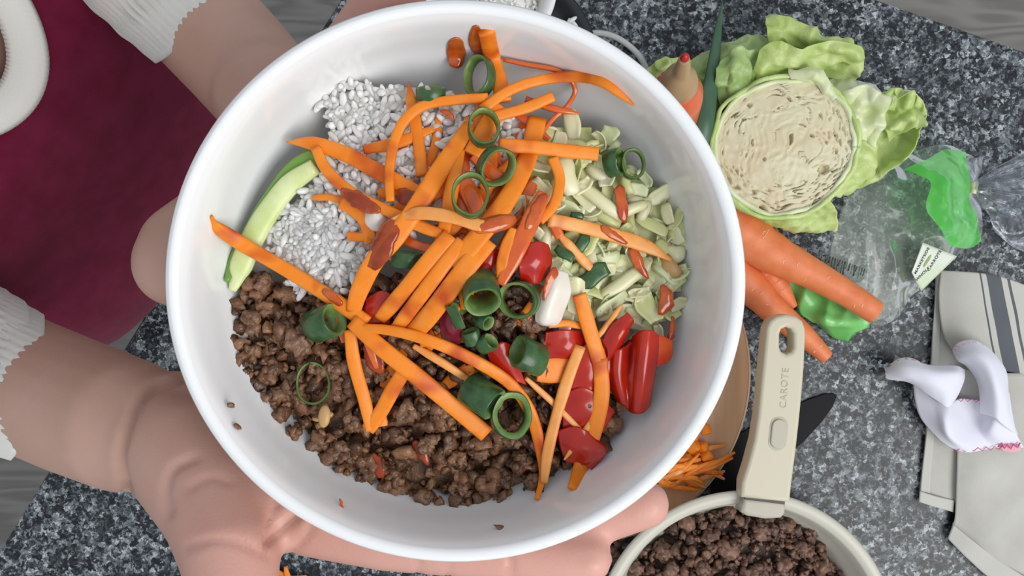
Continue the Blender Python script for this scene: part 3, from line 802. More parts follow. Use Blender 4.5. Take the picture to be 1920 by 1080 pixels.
fsheet('onion_sliver', [[(690, 392, 5), (706, 388, 7), (722, 398, 5)], [(688, 412, 5), (706, 408, 8), (724, 416, 5)], [(694, 430, 4), (708, 432, 5), (718, 430, 4)]], 2.5, 'pinkish onion piece between the bent and diagonal carrot strips', 'onion', M_WHITEVEG)

# ---------------------------------------------------------------- sauce
def sauce(pts_, rad, lift, label, m=M_SAUCE, th=.5):
    # an irregular film that lies on what is below it: rings around a centre line
    A = cr([(p[0], p[1], 0) for p in pts_], 24)[:, :2]
    W_ = np.interp(np.linspace(0, 1, 24), np.linspace(0, 1, len(rad)), rad)
    c = A.mean(0); so = random.uniform(0, 99); nA, nR = 40, 6
    T = A[-1] - A[0]; T = T / max(np.linalg.norm(T), 1e-6); Nn = np.array([-T[1], T[0]])
    V = []
    for i in range(nA):
        a = 2 * math.pi * i / nA; d = np.array([math.cos(a), math.sin(a)])
        # distance to the outline of the swept discs in direction d
        best = 1.0
        for q, w in zip(A, W_):
            o = q - c; bq = o @ d; cc_ = o @ o - w * w; disc = bq * bq - cc_
            if disc > 0: best = max(best, bq + math.sqrt(disc))
        amp_ = .06 if th > 1.1 else .25
        best *= 1 + amp_ * noise.noise(Vector((math.cos(a) * 1.6, math.sin(a) * 1.6, so))) + amp_ * .5 * noise.noise(Vector((math.cos(a) * 4, math.sin(a) * 4, so)))
        for k in range(1, nR + 1):
            t = k / nR; p = c + d * best * t
            V.append(food(p[0], p[1], (lift + th * (1 - t ** 3) - .25 * t ** 8) * MM))
    V.append(food(c[0], c[1], (lift + th) * MM))
    F = []
    for i in range(nA):
        j = (i + 1) % nA
        F.append((nA * nR, j * nR, i * nR))
        for k in range(nR - 1): F.append((i * nR + k, j * nR + k, j * nR + k + 1, i * nR + k + 1))
    nv = len(V)
    V += [Vector(v_) - Vector(BN) * .0006 for v_ in V]
    F += [tuple(x + nv for x in reversed(q)) for q in F]
    for i in range(nA):
        j = (i + 1) % nA; F.append((i * nR + nR - 1, j * nR + nR - 1, j * nR + nR - 1 + nv, i * nR + nR - 1 + nv))
    return mk('sauce_drop', V, F, m, label=label, cat='sauce', group='sauce drops in the bowl')
sauce([(854, 76), (855, 92), (855, 113)], [6, 16, 18, 15], .2, 'teardrop of orange sauce alone on the upper bowl wall', th=1.2)
sauce([(892, 56), (893, 76), (900, 98)], [9, 14, 15, 12], .4, 'orange sauce drop touching the topmost carrot strip', th=1.2)
sauce([(1162, 358), (1166, 384), (1170, 412)], [12, 10, 11, 9], 6, 'straight sauce drip on the cabbage below the onion ring')
sauce([(1188, 472), (1198, 496), (1214, 522)], [10, 11, 8, 4], 6, 'slanting sauce drip below the strip across the cabbage')
sauce([(1246, 540), (1250, 562), (1240, 586)], [9, 12, 14, 8], 5, 'blotch of sauce low on the right of the cabbage')
sauce([(1262, 598), (1260, 622), (1254, 642)], [4, 6, 6, 3], 3, 'thin sauce trickle on the wall above the large red pepper')
sauce([(738, 416), (722, 452), (700, 500)], [12, 20, 22, 12], 11.6, 'glossy dark sauce pool on the broad diagonal carrot strip', M_SAUCED, 1.0)
sauce([(648, 362), (676, 378), (705, 392)], [8, 15, 14, 8], 9.6, 'dark sauce smear on the bent carrot strip over rice', M_SAUCED)
sauce([(752, 362), (768, 372), (790, 378)], [10, 16, 14, 8], 7.5, 'dark sauce smear at the foot of the hooked strip', M_SAUCED)
sauce([(900, 428), (930, 420), (960, 412)], [12, 16, 16, 10], 11.5, 'red sauce smear under the lowest green onion ring', M_SAUCE, 1.2)
sauce([(1018, 372), (1004, 400), (992, 430)], [9, 12, 12, 8], 12.5, 'red sauce glaze along the strip above the red pepper', M_SAUCE)
sauce([(1132, 430), (1145, 438), (1170, 455)], [7, 8, 8, 4], 7.6, 'sauce streak on the strip stretched over the cabbage')
sauce([(1040, 512), (1030, 535), (1022, 560)], [8, 10, 8, 5], 10.5, 'sauce streak on the white onion sliver')
sauce([(690, 655), (700, 675), (712, 690)], [10, 17, 16, 8], 4.5, 'dark sauce pool between the crossed carrot strips', M_SAUCED)
sauce([(610, 548), (622, 556), (636, 570)], [6, 9, 9, 6], 7.6, 'small sauce spot on the strip from the left wall', M_SAUCE)
sauce([(780, 835), (792, 850), (800, 868)], [8, 10, 10, 6], 2.5, 'reddish sauce pool sunk in the mince', M_SAUCED)
sauce([(700, 860), (712, 875), (712, 892)], [9, 13, 12, 6], 3, 'reddish sauce pool in the mince near the bottom wall', M_SAUCED)
for u, w, r, m_, lab in [(433, 760, 7, M_MINCE, 'tiny dark crumb stuck on the left rim'), (446, 800, 8, M_MINCE, 'small brown crumb on the lower left rim'), (938, 988, 12, M_MINCE, 'brown mince crumb on the bottom rim'), (640, 944, 9, M_SAUCE, 'small orange sauce speck on the bottom wall')]:
    V, F = lump(food(u, w, .3 * MM), r * PX, 2, .4, 1.5, (1, .7, .3))
    mk('crumb', V, F, m_, label=lab, cat='crumb', group='crumbs on the bowl rim')

# ================================================================ things on the counter
# ---------------------------------------------------------------- pan with mince
PC = C(1398, 1206, .055); PC.z = TOP
pan = empty('frying_pan', PC, 'cream frying pan full of cooked mince at the lower right', 'pan')
MP = Matrix.Translation(PC)
pprof = [(.0005, .004), (.08, .004), (.092, .008), (.1000, .018), (.108, .040), (.1105, .052), (.1120, .0545), (.1195, .0550), (.1215, .0535), (.1205, .0505), (.1165, .047), (.111, .030), (.101, .010), (.092, .001), (.085, 0), (.0005, 0)]
v, f = lathe(pprof, 128, MP); mk('pan_body', v, f, M_PAN, pan)
# dark spatters on the rim are small marks of burnt mince
def ring_pt(u, v_, h): return C(u, v_, h)
def arc(cx, cy, r, a0, a1, n): return [(cx + r * math.cos(a0 + (a1 - a0) * i / (n - 1)), cy + r * math.sin(a0 + (a1 - a0) * i / (n - 1))) for i in range(n)]
# handle: outline in pixels, top surface rising slightly to its end
HZ = .072
def hxy(u, v_): p = C(u, v_, HZ); return (p.x, p.y)
left = [(1390, 933), (1391, 905), (1402, 870), (1414, 825), (1421, 780), (1426, 730), (1431, 680), (1436, 630)]
right = [(1511, 630), (1508, 690), (1504, 740), (1498, 800), (1491, 860), (1485, 905), (1481, 942)]
top_ = [(1437, 615), (1443, 602), (1455, 593), (1474, 589), (1493, 593), (1505, 602), (1510, 615)]
outline = [hxy(*p) for p in left + top_ + right]
hole = [hxy(1475 + a, 638 + b) for a, b in [(-13, 14), (-13, -12), (-9, -21), (0, -25), (9, -21), (13, -12), (13, 14), (9, 22), (0, 26), (-9, 22)]]
me = curve_mesh([outline, hole], .0075, .0028, 3)
mk_mesh('handle', me, M_PANH, Matrix.Translation((0, 0, TOP + HZ - .010)), pan)
ztop = TOP + HZ + .0003
bt = []
for a, b in arc(0, -14, 14, math.pi, 2 * math.pi, 10) + arc(0, 14, 14, 0, math.pi, 10):
    th = math.radians(6); bt.append(hxy(1459 + a * math.cos(th) - b * math.sin(th), 813 + a * math.sin(th) + b * math.cos(th)))
bt2 = [((x - sum(p[0] for p in bt) / len(bt)) * 1.22 + sum(p[0] for p in bt) / len(bt), (y - sum(p[1] for p in bt) / len(bt)) * 1.14 + sum(p[1] for p in bt) / len(bt)) for x, y in bt]
mk_mesh('button_surround', curve_mesh([bt2], .0002, .0002, 1), M_BTN, Matrix.Translation((0, 0, ztop - .0001)), pan)
mk_mesh('release_button', curve_mesh([bt], .0008, .0010, 3), M_BTN, Matrix.Translation((0, 0, ztop)), pan, label='beige release button')
p_ = C(1471, 728, HZ)
mk_mesh('embossed_lettering', text_mesh('CAROTE', .0075, .0003, .0001, 1.12, -.0001), M_BTN, Matrix.Translation((p_.x, p_.y, ztop)) @ Matrix.Rotation(math.radians(86), 4, 'Z'), pan, smooth=False)
# clamp that hooks over the rim
me = curve_mesh([[hxy(*p) for p in [(1399, 937), (1479, 947), (1477, 968), (1470, 976), (1440, 978), (1405, 972), (1393, 965)]]], .008, .003, 3)
mk_mesh('rim_clamp', me, M_BTN, Matrix.Translation((0, 0, TOP + .054)), pan)
me = curve_mesh([[hxy(*p) for p in [(1402, 915), (1478, 924), (1476, 950), (1400, 940)]]], .003, .0005, 1)
mk_mesh('dark_gap', me, M_GAPSHADE, Matrix.Translation((0, 0, TOP + .0615)), pan)  # dark slab standing in for the shade between handle and clamp
acc = Acc()
Rm = .0985
def mz(r): return .030 - .010 * (r / Rm) ** 2
v, f = lathe([(.0005, .026), (.05, .024), (.08, .018), (.098, .014), (.096, .012), (.0005, .010)], 48, MP); acc.add(v, f)
for k in range(1600):
    r = Rm * math.sqrt(random.random()); a = random.uniform(0, 6.283)
    if math.sin(a) < -.1 and random.random() < .6: continue
    s = random.choice([.002, .0025, .003, .004, .005]) * random.uniform(.85, 1.2)
    acc.add(*lump(PC + Vector((r * math.cos(a), r * math.sin(a), mz(r) + random.uniform(-.003, .004))), s, 2, .6, 1.35, (1, random.uniform(.55, 1), random.uniform(.55, 1))))
mk('minced_meat', acc.verts(), acc.f, M_MINCE3, label='dark brown cooked mince filling the frying pan', cat='mince', kind='stuff')
for u, w, r in [(1290, 985, 20), (1370, 965, 16), (1430, 1000, 20), (1480, 990, 18), (1245, 1040, 17), (1365, 1030, 24), (1530, 1000, 17), (1590, 1040, 18), (1470, 1060, 18), (1320, 1070, 18), (1545, 1065, 20), (1260, 1072, 18), (1410, 1075, 16), (1195, 1070, 17), (1505, 1030, 16), (1330, 1010, 16)]:
    acc = Acc(); c = C(u, w, .032)
    rr = math.hypot(c.x - PC.x, c.y - PC.y); c.z = TOP + mz(min(rr, Rm)) + .004
    acc.add(*lump(c, r / 2340 * .75, 3, .36, 1.6))
    for q in range(4):
        a = random.uniform(0, 6.28)
        acc.add(*lump(c + Vector((math.cos(a), math.sin(a), .1)) * r / 2340 * .55, r / 2340 * .42, 2, .36, 1.8))
    mk('mince_crumble', acc.verts(), acc.f, M_MINCE3, label='large crumble of dark mince on top of the pan filling', cat='mince', group='large mince crumbles in the pan')

# ---------------------------------------------------------------- knife and board
KP = [(1568, 741), (1562, 737), (1545, 738), (1515, 748), (1470, 768), (1415, 795), (1370, 822), (1325, 850), (1240, 905), (1225, 925), (1240, 945), (1268, 945), (1330, 912), (1336, 926), (1370, 925), (1420, 895), (1470, 858), (1505, 828), (1540, 790), (1560, 762)]
def cxy(u, v_, h=0): p = C(u, v_, h); return (p.x, p.y)
knife = empty('kitchen_knife', C(1440, 850), 'black pointed knife lying under the pan handle', 'knife')
me = curve_mesh([[cxy(*p) for p in KP[:7] + KP[12:]]], .0007, .0004, 1)
mk_mesh('blade', me, M_KNIFE, Matrix.Translation((0, 0, TOP + .0012)), knife, smooth=False)
me = curve_mesh([[cxy(*p) for p in KP[6:13]]], .0012, .0005, 2)
mk_mesh('grip', me, M_KNIFE, Matrix.Translation((0, 0, TOP + .0018)), knife, smooth=False)

bp = np.array([(1395, 612), (1407, 668), (1408, 703), (1395, 784), (1374, 844), (1349, 886), (1319, 921)], float)
A_ = np.c_[2 * bp, np.ones(len(bp))]; sol = np.linalg.lstsq(A_, (bp ** 2).sum(1), rcond=None)[0]
BR = math.sqrt(sol[2] + sol[0] ** 2 + sol[1] ** 2)
BHT = .015
bc = C(sol[0], sol[1], BHT); br = BR * (DC - BHT) / FPX; bc.z = TOP
board = empty('cutting_board', bc, 'round bamboo cutting board behind the bowl', 'board')
MB_ = Matrix.Translation(bc)
v, f = lathe([(.0005, BHT), (br - .0015, BHT), (br - .0012, BHT - .0005), (br - .0012, .0055), (br - .003, .0045), (.0005, .0045)], 96, MB_); mk('board_top', v, f, M_BOARD, board, smooth=False)
v, f = lathe([(br - .0016, BHT + .0004), (br, BHT - .0002), (br, .0055), (br - .002, .0045), (br - .0026, .006), (br - .0022, BHT - .001)], 96, MB_)
mk('board_edge', v, f[:-2] + [tuple((5 * 96 + k, 5 * 96 + (k + 1) % 96, (k + 1) % 96, k)) for k in range(96)], M_BOARDE, board, label='pale bevelled rim')
for k in range(4):
    a = k * math.pi / 2 + .2
    v, f = lathe([(.0005, 0), (.009, 0), (.010, .001), (.010, .0046), (.0005, .0046)], 20, MB_ @ Matrix.Translation((math.cos(a) * br * .8, math.sin(a) * br * .8, 0)))
    mk('rubber_foot', v, [tuple(reversed(q)) for q in f], M_RUBBER, board)

# carrot shreds and chunks on the board
def shred(pts_, w, lab, m=M_CARROT, grp='carrot shreds on the board', h0=BHT):
    p = [C(a, b, h0 + (c if c else .003)) for a, b, c in pts_]
    hw = w / 2200 / 2
    V, F = sweep(p, [hw * .5, hw, hw, hw * .4], [.0009, .0013, .0013, .0007], 18, 8, (0, 0, 1), 3.0)
    return mk('carrot_shred', V, F, m, label=lab, cat='carrot', group=grp)
base_lab = 'grated carrot shred in the pile on the bamboo board'
shred([(1378, 848, .012), (1340, 868, .011), (1290, 880, .009), (1240, 885, .007)], 9, 'longest carrot shred sticking out past the board edge', M_CARROT)
shred([(1374, 858, .011), (1330, 878, .010), (1280, 888, .009), (1235, 880, .007)], 10, 'lower of the two long carrot shreds by the board edge', M_CARROT)
shred([(1322, 915, .003), (1290, 898, .005), (1262, 890, .006), (1240, 895, .004)], 8, 'carrot shred lying flat towards the pan', M_CARROT2)
for k in range(32):
    u, w = random.gauss(1255, 38), random.gauss(884, 17)
    a = random.gauss(.05, .32); l = random.uniform(22, 50)
    dx, dy = math.cos(a) * l, -math.sin(a) * l
    hh = max(.002, .013 - abs(w - 880) * .0003 - max(0, u - 1270) * .00011 + random.uniform(-.004, .003))
    shred([(u - dx, w - dy, hh), (u, w + random.uniform(-7, 7), hh + .002), (u + dx, w + dy, hh)], random.uniform(8, 15), base_lab, random.choice([M_CARROT, M_CARROT, M_CARROT2]))
chunks = [(1323, 806, 9, 'topmost small carrot chunk on the bamboo board'), (1300, 838, 12, 'carrot chunk on the board beside the bowl edge'), (1318, 838, 9, 'square carrot chunk right of the others on the board'), (1290, 862, 11, 'carrot chunk resting on the shred pile'), (1325, 855, 10, 'carrot chunk lowest on the right of the chunk cluster'), (1300, 818, 8, 'small carrot chunk tucked against the bowl edge')]
for u, w, r, lab in chunks:
    V, F = lump(C(u, w, BHT + .006), r / 2200, 3, .25, 1.1)
    c = V.mean(0); Dv = V - c
    s_ = r / 2200; Dv = np.sign(Dv) * np.abs(Dv / s_) ** .55 * s_
    Dv = Dv @ rot_rand().T
    mk('carrot_chunk', Dv + c, F, M_CARROT, label=lab, cat='carrot', group='carrot chunks on the board')
for pts_, lab in [([(350, 1040, .004), (357, 1075, .004), (362, 1110, .004)], 'carrot shred on the counter left of the thumb'), ([(515, 1068, .004), (545, 1085, .005), (575, 1080, .004)], 'carrot shred on the counter between thumb and forefinger'), ([(535, 1062, .006), (540, 1085, .006), (548, 1110, .004)], 'second carrot shred on the counter between thumb and forefinger')]:
    shred(pts_, 12, lab, M_CARROT, 'stray carrot shreds on the counter', 0)
for u, w in [(1150, 1030), (1158, 1018), (1163, 1008), (1149, 1048), (1155, 1040)]:
    V, F = lump(C(u, w, .003), .004, 2, .35, 1.6)
    mk('mince_crumble', V, F, M_MINCE3, label='dark mince crumb spilt on the counter beside the pan and fingertips', cat='mince', group='mince crumbs spilt by the pan')

# ---------------------------------------------------------------- half cabbage with cut face
cu_, cv_, RH = 1471, 275, .062
cc = C(cu_, cv_, RH); RC = 128 * (DC - RH) / FPX
cab = empty('cabbage_half', (cc.x, cc.y, TOP), 'half cabbage with its cream cut face turned up', 'cabbage')
nr, na = 90, 200
G = np.zeros((nr, na, 3))
for i in range(nr):
    for j in range(na):
        t = (i + .3) / (nr - .7); a = 2 * math.pi * j / na
        rr = RC * t * (1 + .035 * math.sin(2 * a + .6) + .02 * math.sin(3 * a))
        x, y = rr * math.cos(a), rr * math.sin(a)
        wx = x + .010 * nz((x, y, 0), 45, 3); wy = y + .010 * nz((x, y, 0), 45, 17)
        q = math.hypot(wx, wy) / RC
        lay = nz((math.cos(a) * 2.2 + 7, math.sin(a) * 2.2, q * 15), 1.0, 5)         # leaf layers following the rim
        fine = nz((wx, wy * .9, 0), 230, 31) + .6 * nz((wx, wy, 0), 110, 40)
        g = abs(lay) ; gate = nz((x, y, 0), 75, 60) + .9 * (t - .55) + .25 * (x - .5 * y) / RC
        groove = max(0, 1 - g / .06) * max(0, min(1, gate * 2.2 - .12))
        pit = max(0, fine - .52) * 3.5
        z = -.007 * groove - .006 * min(1, pit) + .0008 * fine + .0035 * math.cos(min(1, t) * 1.5)
        if math.hypot(x - .030, y + .018) < .0042: z -= .006
        G[i, j] = (cc.x + x, cc.y + y, cc.z + z)
V = G.reshape(-1, 3).tolist(); V.append((cc.x, cc.y, cc.z + .0035))
F = [tuple(reversed(q)) for q in grid_faces(nr, na, True)]
F = [tuple(reversed(q)) for q in F]
for j in range(na): F.append((nr * na, j, (j + 1) % na))
mk('cut_face', V, F, M_CUT, cab)
v, f = lathe([(.0005, 0), (.028, .0), (.045, .010), (RC * .94, .032), (RC * 1.0, .052), (RC * .995, RH + .001), (RC * .95, RH - .008), (.0005, RH - .010)], 72, Matrix.Translation((cc.x, cc.y, TOP)))
mk('head', v, [tuple(reversed(q)) for q in f], M_LETTP, cab)
for k, (ro, hw, m_, ph) in enumerate([(1.00, .008, M_LETTP, 0), (1.055, .012, M_LETT, 4)]):
    n = 150; rows = []
    for h in (-.034, -.018, -.006, .002 + k * .0005):
        row = []
        for j in range(n + 1):
            a = 2 * math.pi * j / n + .001
            wob = .035 * math.sin(2 * a + .6) + .02 * math.sin(3 * a) + (.05 + .02 * k) * nz((math.cos(a) * 2.5, math.sin(a) * 2.5, h * 60), 1.2, ph + 1) + .012 * nz((math.cos(a) * 9, math.sin(a) * 9, 0), 1, ph)
            r = RC * (ro + wob) * (1 - (max(0, -h - .006) / .05) ** 2 * .35)
            row.append((cc.x + r * math.cos(a), cc.y + r * math.sin(a), cc.z + h + .0035 * nz((math.cos(a) * 3, math.sin(a) * 3, 1), 1, ph + 7)))
        rows.append(row)
    Gr = np.array(rows)
    V, F, _ = thick(Gr, .0032)
    mk('wrapper_leaf', V, F, m_, cab)
def leaf(rows, m, parent=None, nu=60, nv=60, ruff=.006, rs=55, fine=.0028, t=.0007, seed=1.0, curl=0.0, **k):
    ruff *= 1.35
    def fn(G):
        if curl:
            G[..., 2] += curl * np.sin(np.linspace(0, 9, G.shape[1]))[None, :] * np.linspace(0, 1, G.shape[0])[:, None]
        return G
    V, F, uv = sheet(crows(rows), nu, nv, t, ruff, rs, fine, 85, seed, TOP + .001, fn, True)
    return mk('lettuce_leaf' if parent is None else 'outer_leaf', V, F, m, parent, uv=uv, **k)
leaf([[(1585, 182, .060), (1598, 230, .058), (1600, 285, .055), (1585, 335, .05), (1550, 372, .05)],
      [(1622, 190, .045), (1638, 232, .035), (1648, 280, .03), (1632, 322, .03), (1575, 366, .035)],
      [(1662, 178, .045), (1680, 218, .035), (1690, 262, .03), (1672, 302, .03), (1605, 354, .03)],
      [(1690, 172, .05), (1722, 192, .05), (1742, 212, .05), (1712, 268, .045), (1648, 338, .035)]], M_LETT, cab, ruff=.007, seed=3, curl=.005)
leaf([[(1580, 172, .060), (1592, 205, .060), (1602, 255, .056)],
      [(1608, 160, .066), (1622, 202, .060), (1618, 262, .052)],
      [(1638, 166, .070), (1652, 208, .064), (1630, 272, .050)],
      [(1655, 180, .066), (1662, 215, .062), (1640, 280, .046)]], M_LETTP, cab, ruff=.007, rs=90, seed=8, curl=.005)
leaf([[(1625, 205, .045), (1655, 235, .040), (1665, 270, .035)],
      [(1652, 180, .056), (1684, 212, .052), (1690, 255, .042)],
      [(1674, 166, .064), (1710, 192, .062), (1712, 240, .050)],
      [(1690, 170, .060), (1735, 205, .058), (1722, 248, .046)]], M_LETT, cab, ruff=.008, rs=85, seed=52, curl=.007)
leaf([[(1395, 398, .045), (1440, 408, .05), (1500, 392, .05), (1548, 366, .05)],
      [(1402, 412, .04), (1450, 424, .04), (1510, 408, .042), (1560, 384, .04)],
      [(1420, 420, .03), (1475, 424, .03), (1522, 422, .03), (1568, 402, .028)],
      [(1450, 422, .02), (1500, 420, .02), (1535, 434, .018), (1570, 432, .016)]], M_LETT, cab, ruff=.004, seed=12)
leaf([[(1478, 134, .06), (1520, 130, .066), (1545, 142, .066), (1575, 175, .06)],
      [(1480, 141, .064), (1518, 138, .070), (1536, 150, .070), (1566, 182, .063)],
      [(1495, 150, .06), (1520, 150, .064), (1535, 160, .064), (1560, 188, .06)]], M_LETTP, cab, nu=20, ruff=.001, seed=15)
LG = 'loose lettuce leaves behind the cabbage'
leaf([[(1436, 34, .045), (1470, 32, .05), (1530, 56, .05), (1580, 80, .045)],
      [(1434, 55, .055), (1470, 60, .052), (1530, 74, .052), (1595, 84, .045)],
      [(1440, 84, .045), (1485, 88, .04), (1540, 88, .04), (1608, 92, .04)]], M_LETT, ruff=.005, seed=21, curl=.004, label='lettuce leaf standing highest behind the cabbage, folded over at its top', cat='lettuce', group=LG)
leaf([[(1412, 138, .05), (1425, 98, .066), (1455, 76, .070), (1500, 88, .066), (1560, 76, .064), (1608, 86, .055)],
      [(1425, 150, .05), (1445, 120, .06), (1475, 106, .066), (1515, 108, .060), (1570, 98, .060), (1620, 108, .050)],
      [(1448, 152, .046), (1470, 145, .052), (1500, 138, .055), (1530, 132, .050), (1580, 124, .045), (1612, 128, .040)],
      [(1470, 158, .04), (1490, 156, .045), (1525, 152, .045), (1550, 150, .04), (1585, 148, .035), (1600, 150, .03)]], M_LETT, ruff=.006, rs=70, seed=25, curl=.003, label='bright ruffled lettuce leaf directly above the cut cabbage', cat='lettuce', group=LG)
leaf([[(1500, 158, .03), (1545, 150, .035), (1585, 140, .035), (1606, 138, .03)],
      [(1530, 162, .03), (1560, 158, .03), (1590, 152, .03), (1604, 150, .025)],
      [(1550, 180, .025), (1575, 175, .025), (1592, 166, .025), (1602, 160, .02)]], M_LETTP, ruff=.003, seed=29, label='pale lettuce rib end right above the cabbage', cat='lettuce', group=LG)
leaf([[(1285, 118, .03), (1325, 94, .035), (1375, 76, .04), (1425, 70, .04), (1448, 84, .04)],
      [(1288, 150, .035), (1330, 125, .045), (1378, 105, .05), (1420, 95, .05), (1440, 108, .045)],
      [(1300, 190, .035), (1338, 175, .045), (1372, 150, .05), (1405, 130, .05), (1428, 128, .045)],
      [(1320, 235, .03), (1345, 225, .03), (1365, 195, .035), (1392, 165, .04), (1420, 150, .04)]], M_LETTD, ruff=.006, seed=33, label='wide dark lettuce leaf under the green onion stalk', cat='lettuce', group=LG)
leaf([[(1352, 118, .058), (1380, 96, .062), (1410, 92, .060), (1428, 100, .055)],
      [(1346, 150, .060), (1372, 130, .068), (1402, 122, .066), (1424, 128, .058)],
      [(1342, 168, .056), (1366, 162, .064), (1394, 150, .062), (1414, 148, .055)],
      [(1352, 200, .048), (1372, 190, .052), (1394, 172, .052), (1410, 162, .048)]], M_LETTD, ruff=.006, rs=80, fine=.002, seed=37, label='crinkled lettuce leaf left of the bright ruffled one', cat='lettuce', group=LG)
leaf([[(1212, 132, .02), (1235, 112, .03), (1262, 110, .03), (1290, 118, .025)],
      [(1218, 145, .02), (1240, 128, .035), (1266, 125, .035), (1295, 135, .03)],
      [(1232, 165, .02), (1250, 150, .03), (1275, 145, .03), (1305, 160, .025)]], M_LETT, ruff=.003, seed=41, label='small lettuce leaf tip left of the sauce bottle', cat='lettuce', group=LG)
leaf([[(1450, 160, .02), (1520, 150, .02), (1590, 150, .015), (1640, 160, .012)], [(1470, 220, .02), (1540, 210, .02), (1600, 190, .015), (1655, 185, .012)], [(1500, 280, .01), (1560, 280, .01), (1610, 240, .01), (1660, 210, .008)]], mat('pale_leaf_back', (.62, .68, .62), .5), ruff=.002, seed=44, label='greyish white leaf showing between the lettuce and the right leaf', cat='lettuce', group=LG)

# ---------------------------------------------------------------- green onion stalk, sauce bottle
V, F = sweep([C(1355, 2, .035), C(1346, 60, .045), C(1335, 140, .056), C(1325, 200, .064), C(1312, 270, .060), C(1290, 400, .02), C(1270, 520, .006)], [.0004, .0032, .0055, .0075, .0085, .009, .008], [.0004, .002, .0035, .0045, .0055, .006, .006], 40, 14)
mk('onion_stalk', V, F, M_STALK, label='dark green onion stalk pointing up beside the lettuce', cat='green onion')
tip = C(1285, 103, .19); bot = C(1252, 262, 0.0)
ax_ = (tip - bot); Lb = ax_.length
MBt = Matrix.Translation(bot) @ ax_.to_track_quat('Z', 'Y').to_matrix().to_4x4()
bottle = empty('sauce_bottle', bot, 'red sauce squeeze bottle with tan nozzle cap beside the bowl', 'bottle')
v, f = lathe([(.0005, .0), (.017, .0), (.019, .003), (.0195, .01), (.0195, Lb - .085), (.0185, Lb - .072), (.0145, Lb - .062), (.0135, Lb - .058), (.0005, Lb - .058)], 48, MBt); mk('bottle_body', v, [tuple(reversed(q)) for q in f], M_BOTTLE, bottle)
v, f = lathe([(.0005, Lb - .066), (.0133, Lb - .066), (.0138, Lb - .064), (.0130, Lb - .062), (.0135, Lb - .058), (.0130, Lb - .050), (.0112, Lb - .041), (.0075, Lb - .034), (.0062, Lb - .032), (.0060, Lb - .029), (.0042, Lb - .010), (.0032, Lb - .006), (.0005, Lb - .006)], 48, MBt); mk('nozzle_cap', v, [tuple(reversed(q)) for q in f], M_CAP, bottle)
v, f = lathe([(.0005, Lb - .008), (.0030, Lb - .008), (.0032, Lb - .004), (.0022, Lb - .001), (.0005, Lb)], 24, MBt); mk('red_tip', v, [tuple(reversed(q)) for q in f], M_REDP, bottle, label='red sauce stained tip')

# ---------------------------------------------------------------- small rice bowl, black tray, cable
tc_ = C(900, 140, .012); tr = 227 / FPX * (DC - .012); tc_.z = TOP
tray = empty('round_tray', tc_, 'black round ridged tray under the small rice bowl', 'tray')
v, f = lathe([(.0005, .003), (tr - .032, .003), (tr - .030, .005), (tr - .026, .005), (tr - .024, .003), (tr - .012, .004), (tr - .009, .011), (tr - .003, .013), (tr, .011), (tr - .001, .004), (tr - .006, 0), (.0005, 0)], 96, Matrix.Translation(tc_))
mk('tray_dish', v, f, M_BLACKT, tray)
rb = C(916, -28, .06); rb.z = TOP + .005
v, f = lathe([(.0005, .012), (.02, .012), (.034, .022), (.042, .042), (.0455, .052), (.0505, .0555), (.0545, .055), (.0545, .050), (.050, .040), (.040, .014), (.026, .002), (.022, 0), (.0005, 0)], 72, Matrix.Translation(rb))
mk('rice_bowl', v, f, M_CER2, label='small white bowl of rice behind the big bowl at the top', cat='bowl')
acc = Acc(); v, f = lathe([(.0005, .046), (.03, .044), (.043, .038), (.040, .034), (.0005, .034)], 40, Matrix.Translation(rb)); acc.add(v, f)
for k in range(420):
    r = .043 * math.sqrt(random.random()); a = random.uniform(0, 6.283)
    Gq = (gV * [random.uniform(.003, .0042), .0013, .0013]) @ rot_rand().T
    acc.add(Gq + np.array((rb.x + r * math.cos(a), rb.y + r * math.sin(a), rb.z + .047 - 4 * r * r + random.uniform(-.002, .003))), gF)
mk('cooked_rice', acc.verts(), acc.f, M_RICE, label='white rice heaped in the small bowl at the top', cat='rice', kind='stuff')
for k, (u, w, lab) in enumerate([(1072, 38, 'upper of three rice grains stuck on the black tray'), (1066, 45, 'middle of three rice grains stuck on the black tray'), (1078, 47, 'lowest of three rice grains stuck on the black tray')]):
    c = C(u, w, .012)
    a = .6 + k * .8
    Gq = gV * [.0055, .0020, .0018]
    Gq = np.c_[Gq[:, 0] * math.cos(a) - Gq[:, 1] * math.sin(a), Gq[:, 0] * math.sin(a) + Gq[:, 1] * math.cos(a), Gq[:, 2]]
    mk('rice_grain', Gq + np.array(c), gF, M_RICE, label=lab, cat='rice', group='rice grains on the tray')
V, F = sweep([C(1060, 75, .003), C(1112, 62, .004), C(1150, 68, .005), C(1182, 88, .005), (C(1203, 112, .004)), C(1214, 142, .003), C(1212, 200, .003)], .0026, .0026, 40, 12)
mk('cable', V, F, M_CABLE, label='pale grey cable curving out from behind the bowl', cat='cable')

